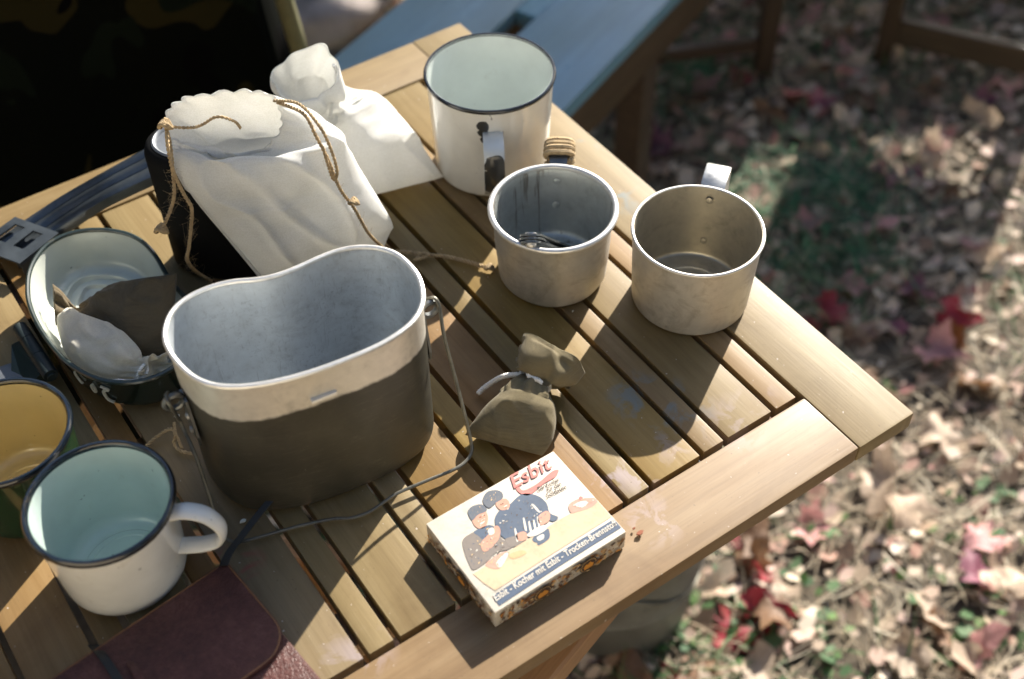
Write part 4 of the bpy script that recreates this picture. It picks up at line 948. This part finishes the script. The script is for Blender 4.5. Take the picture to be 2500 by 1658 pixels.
# stone beside the cloth
bm = bmesh.new(); bmesh.ops.create_icosphere(bm, subdivisions=4, radius=1)
V = A([v.co for v in bm.verts]); F = [tuple(v.index for v in f.verts) for f in bm.faces]; bm.free()
for i in range(len(V)): V[i] *= 1+.22*nz(V[i], 1.2, 2)+.10*nz(V[i], 3.1, 4)
sc_ = P(735, 20, -T+.05)
def stonemat():
    s = NT('stone'); a = s.noise(s.coords(), 9, 7, .65); s.set(Base_Color=s.ramp(a, [(.32, (.10, .09, .08)), (.5, (.40, .34, .31)), (.7, (.58, .50, .46))]), Roughness=.9); s.bump(a, .6, .01); return s.m
tag(mk('field_stone', V*A([.17, .12, .095])+[sc_[0]+.02, sc_[1]+.02, .045], F, stonemat(), sharp=None), 'pinkish grey stone on the ground beside the camouflage cloth', 'stone')

# pail under the table
pc = A([.575, .640, 0.])
pail = thing('metal_pail', 'dull grey metal pail standing under the table edge', 'pail', pc)
prof = [(.06, .004), (.100, .004), (.104, .002), (.107, .006), (.114, .10), (.1165, .103), (.1150, .107), (.121, .205), (.119, .205), (.112, .10), (.104, .008), (.002, .008)]
PAILM = plain('galvanised_pail', (.16, .17, .165), .5, .6, .3, 14, .2, 120)
mk('body', *lathe(prof, pc, 56, True, True), PAILM, pail); mk('rim', *ring_tube(pc, .1205, .206, .0035), PAILM, pail)
hv = A([.80, -.60, 0]); hs = A([.60, .80, 0])
mk('bail_handle', *tube([pc+hs*.122*math.cos(a)+(hv*.55-A([0, 0, .83]))*.115*math.sin(a)*1.0+hv*.05*math.sin(a)+[0, 0, .195] for a in np.linspace(0, math.pi, 30)], .0025, 8), WIRE, pail)

# ------------------------------------------------------------------ canvas sheets added out of frame to shade the ground and bench
E1 = -A([math.cos(SUN_AZ), math.sin(SUN_AZ)]); E2 = A([math.sin(SUN_AZ), -math.cos(SUN_AZ)]); COT = 1/math.tan(SUN_EL)
BLOCK_MAT = plain('blocker_canvas', (.20, .19, .14), .9, 0, .2, 10, .2, 200)
def blocker(label, q0, q0b, q1, e0, e1, z):
    """horizontal canvas at height z shading ground between q0..q1 along the sun, e0..e1 across it"""
    cn = [E1*(q-COT*z)+E2*e for q, e in ((q0, e0), (q0b, e1), (q1, e1), (q1, e0))]
    o = thing('canvas_blocker', label, 'blocker', (*(A(cn).mean(0)), 0))
    N_ = 14; V = []
    for s_i in (0, .002):
        for j in range(N_+1):
            for i in range(N_+1):
                u, v = i/N_, j/N_; p = (cn[0]*(1-u)+cn[1]*u)*(1-v)+(cn[3]*(1-u)+cn[2]*u)*v
                V.append((p[0], p[1], z-.12*16*u*(1-u)*v*(1-v)*.5+s_i))
    F = []; S2 = (N_+1)**2
    for j in range(N_):
        for i in range(N_):
            a = j*(N_+1)+i; F.append((a, a+1, a+N_+2, a+N_+1)); F.append((S2+a, S2+a+N_+1, S2+a+N_+2, S2+a+1))
    mk('blocker_sheet', V, F, BLOCK_MAT, o, sharp=None)
    for p in cn: mk('pole', *tube([(p[0], p[1], -.02), (p[0], p[1], z+.03)], .018, 10), WOOD2, o)
    return o
blocker('canvas awning added out of frame to shade the ground round the stools', -1.25, -2.10, -4.6, -1.02, .24, 2.1)
blocker('canvas awning added out of frame to shade the bench', 0., 0., -1.38, -1.05, -.465, 2.4)

# ------------------------------------------------------------------ cream canvas ridge tent added behind the camera to bounce fill light
tn = thing('canvas_reflector', 'cream canvas ridge tent added unseen behind the camera for fill light', 'reflector', (-2.0, -1.9, 0))
tdir = A([math.cos(R(225)), math.sin(R(225)), 0]); tsd = A([-tdir[1], tdir[0], 0]); tc = A([-2.0, -1.9, 0]); REFLECTOR = cloth('reflector_canvas', (.60, .53, .41), 300, .15, .15)
def reflector_face(a, b, c_, d):
    N_ = 12; V = []
    for s_i in (0, .004):
        for j in range(N_+1):
            for i in range(N_+1):
                u, v = i/N_, j/N_; p = (A(a)*(1-u)+A(b)*u)*(1-v)+(A(d)*(1-u)+A(c_)*u)*v; V.append(p+tdir*(.05*4*v*(1-v)*4*u*(1-u)+s_i))
    F = []; S2 = (N_+1)**2
    for j in range(N_):
        for i in range(N_): a2 = j*(N_+1)+i; F.append((a2, a2+1, a2+N_+2, a2+N_+1)); F.append((S2+a2, S2+a2+N_+1, S2+a2+N_+2, S2+a2+1))
    return V, F
Zt = A([0, 0, 1.])
mk('reflector_slope', *reflector_face(tc-tsd*2-tdir*1.0, tc+tsd*2-tdir*1.0, tc+tsd*2+Zt*2.1, tc-tsd*2+Zt*2.1), REFLECTOR, tn, sharp=None)
mk('reflector_slope', *reflector_face(tc-tsd*2+tdir*1.0, tc+tsd*2+tdir*1.0, tc+tsd*2+Zt*2.098, tc-tsd*2+Zt*2.098), REFLECTOR, tn, sharp=None)
for sg in (-1.98, 1.98): mk('reflector_end', *loft([A([tc+tsd*sg-tdir*.98, tc+tsd*sg+tdir*.98, tc+tsd*sg+Zt*2.06]), A([tc+tsd*(sg+.004)-tdir*.98, tc+tsd*(sg+.004)+tdir*.98, tc+tsd*(sg+.004)+Zt*2.06])], True, True, True), REFLECTOR, tn, smooth=False)

# ------------------------------------------------------------------ autumn trees standing round the clearing (beyond the frame)
def tree_meshes(seed, H, cw):
    r_ = random.Random(seed); tp = []
    trunk = catmull([(0, 0, -.05), (.04, .02, H*.25), (-.05, .05, H*.5), (.05, -.03, H*.75), (0, 0, H*.95)], 5)
    tp.append(tube(trunk, np.linspace(.16, .02, len(trunk)), 9)); tips = []
    for i in range(16):
        z0 = H*r_.uniform(.12, .85); a = r_.uniform(0, 6.28); L = cw*r_.uniform(.6, 1.05)*(1.1-.5*z0/H); j = np.argmin(abs(trunk[:, 2]-z0)); b = trunk[j]
        e = b+A([math.cos(a)*L, math.sin(a)*L, L*r_.uniform(.1, .5)]); m_ = (b+e)/2+A([0, 0, .12]); br = catmull([b, m_, e], 5)
        tp.append(tube(br, np.linspace(.05, .008, len(br)), 6)); tips += [e, m_, (m_+e)/2]
    tips.append(trunk[-1]); V = []; F = []
    for c_ in tips:
        R_ = cw*r_.uniform(.25, .42)
        for _ in range(75):
            d = A([r_.gauss(0, 1), r_.gauss(0, 1), r_.gauss(0, .7)]); d /= np.linalg.norm(d); p = c_+d*R_*r_.random()**.5
            u_ = A([r_.gauss(0, 1), r_.gauss(0, 1), r_.gauss(0, .5)]); u_ /= np.linalg.norm(u_); v_ = np.cross(u_, A([r_.gauss(0, 1), r_.gauss(0, 1), r_.gauss(0, 1)])); v_ /= np.linalg.norm(v_); q = r_.uniform(.07, .13)
            k = len(V); V += [p-u_*q, p+v_*q*.6, p+u_*q, p-v_*q*.6]; F.append((k, k+1, k+2, k+3))
    return join(tp), (V, F)
BARK = plain('bark', (.09, .065, .045), .9, 0, .4, 8, .6, 40)
CROWN = [scatmat('crown_'+str(i), c_, .35) for i, c_ in enumerate(([(.13, .14, .03), (.24, .19, .04), (.09, .11, .03), (.30, .16, .03)], [(.30, .13, .025), (.36, .20, .04), (.20, .15, .03), (.26, .07, .025)], [(.06, .10, .025), (.11, .14, .035), (.17, .16, .04)]))]
PROTO = []
for i in range(3):
    tr, cr = tree_meshes(40+i, (7.5, 6.5, 8.2)[i], (2.2, 2.0, 2.4)[i])
    a_ = mk('trunk', *tr, BARK); b_ = mk('crown', *cr, CROWN[i], smooth=False); PROTO.append((a_.data, b_.data))
    for o in (a_, b_): COL.objects.unlink(o); bpy.data.objects.remove(o)
for i, (az, d_, k_) in enumerate(((75, 7.5, 0), (100, 8.5, 1), (125, 7.0, 2), (150, 8.0, 0), (172, 6.5, 1), (195, 7.5, 0), (214, 6.2, 2), (234, 7.2, 1), (254, 6.4, 0), (275, 7.4, 2), (296, 7.0, 1), (318, 8.0, 0), (340, 9.5, 2), (62, 12., 1), (355, 13., 0))):
    p = (math.cos(R(az))*d_+.4, math.sin(R(az))*d_+.7, 0)
    t2 = thing('autumn_tree', ('yellow green', 'orange brown', 'dark green')[k_]+' autumn tree standing outside the picture, number '+'one two three four five six seven eight nine ten eleven twelve thirteen fourteen fifteen'.split()[i]+' round the clearing', 'tree', p, 'trees round the clearing')
    t2['label'] = ('yellow green', 'orange brown', 'dark green')[k_]+' autumn tree at the edge of the clearing'; t2.rotation_euler.z = i*1.3
    for nm, me in zip(('trunk', 'crown'), PROTO[k_]): o = bpy.data.objects.new(nm, me); COL.objects.link(o); o.parent = t2

# ------------------------------------------------------------------ fallen leaves, grass, litter
def leaf_mesh(name, kind, seed, curl):
    r_ = random.Random(seed); pts = []
    if kind == 'maple':
        lob = [(-90, .16), (-62, .60), (-48, .54), (-30, .76), (-12, .62), (8, .92), (22, .72), (38, .76), (52, .62), (70, .84), (82, .92), (90, 1.06)]
        full = lob+[(180-a, r2) for a, r2 in lob[-2::-1]][:-1]
    elif kind == 'oval':
        full = [(a, 1/math.sqrt((math.cos(R(a))/.48)**2+(math.sin(R(a))/1.)**2)) for a in range(-90, 270, 18)]
    n_ = len(full); ang = [R(a+r_.uniform(-4, 4)) for a, _ in full]; rad = [q*r_.uniform(.74, 1.14) for _, q in full]
    V = [(0, 0, 0)]
    for f_ in (.5, 1.):
        for a, q in zip(ang, rad):
            x, y = math.cos(a)*q*f_, math.sin(a)*q*f_
            z = curl*(x*x*.9+.35*y*y)*r_.uniform(.7, 1.2)+.17*math.sin(5*x+seed)*f_+.14*math.sin(6*y+2*x+seed*2)*f_
            V.append((x*(1-.25*abs(curl)*f_), y, z))
    F = [(0, 1+i, 1+(i+1) % n_) for i in range(n_)]+[(1+i, 1+n_+i, 1+n_+(i+1) % n_, 1+(i+1) % n_) for i in range(n_)]
    k = len(V); V += [(-.02, -.10*1, 0), (.02, -.10, 0), (.10, -.75, .10), (.07, -.75, .10)]; F.append((k, k+1, k+2, k+3))
    me = bpy.data.meshes.new(name); me.from_pydata([(x*.5, y*.5, z*.5) for x, y, z in V], [], F)
    me.polygons.foreach_set('use_smooth', [True]*len(me.polygons)); return me
LM = dict(red=leafmat('leaf_crimson', (.26, .018, .03), (.44, .05, .07)), pink=leafmat('leaf_pink', (.46, .17, .18), (.68, .42, .39)), brown=leafmat('leaf_brown', (.13, .065, .03), (.27, .155, .085)), tan=leafmat('leaf_tan', (.44, .33, .23), (.70, .56, .44)), orange=leafmat('leaf_orange', (.38, .10, .02), (.52, .20, .04)), green=leafmat('leaf_green', (.03, .11, .03), (.07, .20, .055)), purple=leafmat('leaf_plum', (.18, .05, .08), (.34, .14, .19)))
MESH = {}
for k_ in LM:
    for i in range(4):
        me = leaf_mesh('fallen_leaf', 'oval' if k_ == 'green' or (i in (1, 3) and k_ in ('brown', 'tan')) or (i == 3 and k_ == 'pink') else 'maple', 11+i*7+hash(k_) % 1 + len(k_)*3, [.15, .5, -.35, .8][i]); me.materials.append(LM[k_]); MESH[(k_, i)] = me
def leaf(x, y, size, k_, i, label, group=None, z=.012, tilt=None):
    o = bpy.data.objects.new('fallen_leaf', MESH[(k_, i)]); COL.objects.link(o)
    o.location = (x, y, gh(x, y)+z); o.scale = (size,)*3
    o.rotation_euler = (random.gauss(0, .30), random.gauss(0, .30), random.uniform(0, 6.28)) if tilt is None else tilt
    return tag(o, label, 'leaf', group)
NAMED = [(1905, 742, .115, 'red', 0, 'crimson leaf lying in shade against the right table edge'), (2192, 728, .095, 'red', 1, 'crimson rounded leaf lying at the edge of the sunlit ground'), (2245, 566, .062, 'pink', 0, 'small bright pink leaf beside the sunlit strip at the right'),
 (1862, 528, .080, 'pink', 1, 'dusty pink leaf on dark grass right of the plain cup'), (2020, 528, .105, 'pink', 3, 'large curled pink leaf in the middle of the shaded ground'), (1850, 225, .105, 'red', 2, 'dark red leaf lying below the stool stretchers'),
 (2005, 206, .110, 'tan', 0, 'pale tan leaf lying alone on dark soil under the stool'), (1518, 352, .130, 'purple', 1, 'large plum leaf beside the bench leg at the table edge'), (1700, 104, .085, 'pink', 2, 'pink leaf lying just below the thin stool stretcher'),
 (1788, 62, .075, 'pink', 0, 'pink leaf right beside the brown stool leg'), (2160, 812, .105, 'pink', 1, 'sun bleached pink leaf lying above the table corner'), (2195, 786, .075, 'orange', 2, 'orange red leaf glowing in the sun above the table corner'),
 (2030, 1122, .125, 'tan', 3, 'large curled tan leaf lying in sun below the table corner'), (2085, 1185, .115, 'tan', 1, 'long tan leaf curled beside the largest one in the sun'), (2272, 1243, .085, 'pink', 2, 'star shaped pink leaf beside the green sprigs at the right'),
 (2102, 1502, .090, 'tan', 0, 'pale tan leaf near the lower right picture corner'), (1782, 1412, .120, 'brown', 1, 'large brown leaf lying below the metal pail'), (1755, 1332, .060, 'red', 1, 'small crimson leaf lying just right of the metal pail'),
 (2240, 1332, .080, 'purple', 0, 'dark plum leaf below the green sprigs at the right'), (2262, 1492, .085, 'pink', 3, 'pale pink leaf lying by the lower right picture edge'), (2045, 408, .075, 'purple', 2, 'plum leaf standing at the edge of the sunlit patch'),
 (1962, 662, .070, 'pink', 0, 'pink leaf on the shaded ground below the curled pink one'), (2122, 672, .080, 'purple', 1, 'mauve leaf lying between two crimson ones in shade'), (1990, 770, .090, 'brown', 2, 'brown leaf in shade right of the crimson table edge leaf'),
 (2060, 968, .075, 'orange', 0, 'orange leaf half hidden in the sunny litter by the corner'), (2170, 1010, .095, 'tan', 2, 'pale leaf in sun right of the table corner'), (1990, 960, .060, 'green', 0, 'green leaf showing beside the near table edge corner'),
 (1860, 1015, .050, 'green', 1, 'green leaf touching the near table edge from below'), (2230, 880, .080, 'brown', 0, 'brown leaf lying in full sun at the far right edge'), (1590, 240, .085, 'brown', 1, 'brown leaf in deep shade right of the bench'), (2150, 60, .080, 'pink', 1, 'faded pink leaf behind the broad stool stretcher'), (1930, 60, .075, 'tan', 2, 'tan leaf at the top picture edge between the stools')]
for x, y, s2, k_, i, lb in NAMED:
    p = P(x, y, -T+.015); leaf(p[0], p[1], s2, k_, i, lb, None, .02)
def in_view(x, y):
    d = A([x, y, -2*T]); zc = d@FWD; u = 1250+FPX*(d@RIGHT)/zc; v = 829-FPX*(d@UP)/zc
    if not (-60 < u < 2560 and -60 < v < 1720): return False
    q = A([x, y]) * .5                           # where the ray crosses the table top
    return not (q[0] < X1-.02 and Y0+.02 < q[1] < Y1-.02)
kinds = [('brown', 'brown', .36), ('tan', 'pale tan', .38), ('pink', 'faded pink', .15), ('red', 'red', .05), ('purple', 'plum coloured', .06)]
SHAPE = ['flat', 'cupped', 'arched', 'rolled up']
def region(x, y):
    d = A([x, y, -2*T]); zc = d@FWD; u = (1250+FPX*(d@RIGHT)/zc)/KD; v = (829-FPX*(d@UP)/zc)/KD
    if u < 1480 and v < 500: return 'behind the bench at the top'
    if v < 160: return 'under the stools at the top' if u < 2000 else 'behind the broad stretcher at the top right'
    if v < 310: return 'in deep shade right of the bench' if u < 1900 else 'in deep shade below the broad stretcher'
    if v < 480: return 'in the sunlit patches below the stools'
    if u > 2090+(830-v)*.44 and v < 830: return 'in the sunlit strip at the right edge'
    if v < 700: return 'in the shade right of the plain cup'
    if v < 860: return 'in the shade above the table corner'
    if v < 1050: return 'in sun right of the table corner' if u > 2108 else 'in sun close to the table corner'
    if u < 1800 and v > 1200: return 'in shade around the metal pail'
    if v < 1250: return 'in sun below the table corner' if u < 2200 else 'in sun at the right picture edge'
    return 'in sun near the lower right corner' if u > 2050 else 'in sun right of the metal pail'
cnt = 0; tries = 0
while cnt < 165 and tries < 20000:
    tries += 1; x, y = random.uniform(.3, 2.3), random.uniform(.1, 2.6)
    if not in_view(x, y) or (x-.575)**2+(y-.64)**2 < .016: continue
    r_ = random.random(); acc = 0
    for k_, word, pr in kinds:
        acc += pr
        if r_ <= acc: break
    i = random.randrange(4); sz = random.uniform(.042, .105); lb = ('tiny ' if sz < .056 else 'small ' if sz < .080 else 'broad ')+SHAPE[i]+' '+word+' leaf '+region(x, y)
    leaf(x, y, sz, k_, i, lb, word+' leaves in the litter', random.uniform(.006, .022)); cnt += 1

def scatter(name, n_, gen, mat, label, cat, area=((.1, 2.9), (-.3, 2.9)), dens=None):
    V = []; F = []
    for _ in range(n_):
        x, y = random.uniform(*area[0]), random.uniform(*area[1])
        if dens and random.random() > dens(x, y): continue
        gen(V, F, x, y, gh(x, y))
    return tag(mk(name, V, F, mat, sharp=None), label, cat, None, 'stuff')
def blade_gen(lo, hi, wd, flat):
    def g(V, F, x, y, z):
        L = random.uniform(lo, hi); a = random.uniform(0, 6.28); w2 = wd*random.uniform(.6, 1.3); el = abs(random.gauss(0, flat)); bend = random.uniform(-.7, .7)
        dx, dy = math.cos(a), math.sin(a); px, py, pz = x, y, z+random.uniform(0, .012); k = len(V)
        for s2 in range(4):
            f_ = s2/3; ww = w2*(1-.8*f_); V += [(px-dy*ww, py+dx*ww, pz), (px+dy*ww, py-dx*ww, pz+w2*.3)]
            e2 = el*(1-f_*.9); px += dx*math.cos(e2)*L/3; py += dy*math.cos(e2)*L/3; pz += math.sin(e2)*L/3; a2 = bend/3; dx, dy = dx*math.cos(a2)-dy*math.sin(a2), dx*math.sin(a2)+dy*math.cos(a2)
        for s2 in range(3): F.append((k+2*s2, k+2*s2+1, k+2*s2+3, k+2*s2+2))
    return g
def chip_gen(lo, hi):
    def g(V, F, x, y, z):
        s2 = random.uniform(lo, hi); k_ = random.randint(5, 7); a0 = random.uniform(0, 6.28); tx, ty = random.gauss(0, .4), random.gauss(0, .4); k = len(V); z0 = z+random.uniform(.002, .018)
        for i in range(k_):
            a = a0+i/k_*6.28; q = s2*random.uniform(.5, 1.1); dx, dy = q*math.cos(a), q*math.sin(a)*.7
            V.append((x+dx, y+dy, z0+tx*dx+ty*dy+q*q*8*random.uniform(-.4, 1)))
        V.append((x, y, z0)); F.extend([(k+i, k+(i+1) % k_, k+k_) for i in range(k_)])
    return g
scatter('dry_grass', 32000, blade_gen(.02, .09, .0010, .3), scatmat('dry_grass', [(.70, .60, .44), (.34, .25, .16), (.82, .74, .58), (.60, .50, .35), (.22, .16, .10)]), 'dry straw coloured grass stems covering the ground', 'grass')
scatter('leaf_litter', 12500, chip_gen(.005, .022), scatmat('leaf_litter', [(.14, .09, .06), (.60, .47, .34), (.80, .70, .58), (.24, .15, .10), (.72, .54, .47), (.46, .33, .23), (.34, .13, .12), (.66, .56, .42)]), 'broken brown leaf litter covering the ground', 'litter')
gpatch = lambda x, y: max(0., min(1., 2.4*(noise.noise(Vector((x*2.6, y*2.6, 9.2)))+.22)))
scatter('green_grass', 22000, blade_gen(.03, .09, .0015, .55), scatmat('green_grass', [(.04, .12, .045), (.075, .18, .055), (.03, .09, .045), (.12, .21, .065)]), 'patches of green grass between the fallen leaves', 'grass', dens=gpatch)
tuft = [P(1840, 470, -T), P(1900, 590, -T), P(1600, 180, -T), P(1960, 450, -T)]
scatter('grass_tuft', 5200, blade_gen(.05, .13, .0016, .8), scatmat('tuft_green', [(.045, .17, .09), (.07, .22, .11), (.03, .11, .065)]), 'thick dark green grass tufts right of the table', 'grass', area=((1., 1.9), (.7, 1.6)), dens=lambda x, y: max(math.exp(-((x-t2[0])**2+(y-t2[1])**2)/.008) for t2 in tuft))
sprig = [P(2250, 1255, -T), P(2310, 1330, -T), P(2200, 1400, -T), P(1880, 1480, -T), P(2290, 1210, -T), P(1900, 1330, -T), P(1990, 890, -T), P(1620, 1490, -T)]
scatter('ground_cover', 5000, chip_gen(.007, .017), scatmat('clover_green', [(.07, .17, .05), (.13, .24, .07), (.06, .13, .06), (.18, .28, .13)], .35), 'small round green weed leaves on the sunny ground', 'weeds', area=((.5, 1.6), (.1, .9)), dens=lambda x, y: max(math.exp(-((x-t2[0])**2+(y-t2[1])**2)/.004) for t2 in sprig)*.34)
for o in list(COL.objects):
    if '_o' in o: del o['_o']
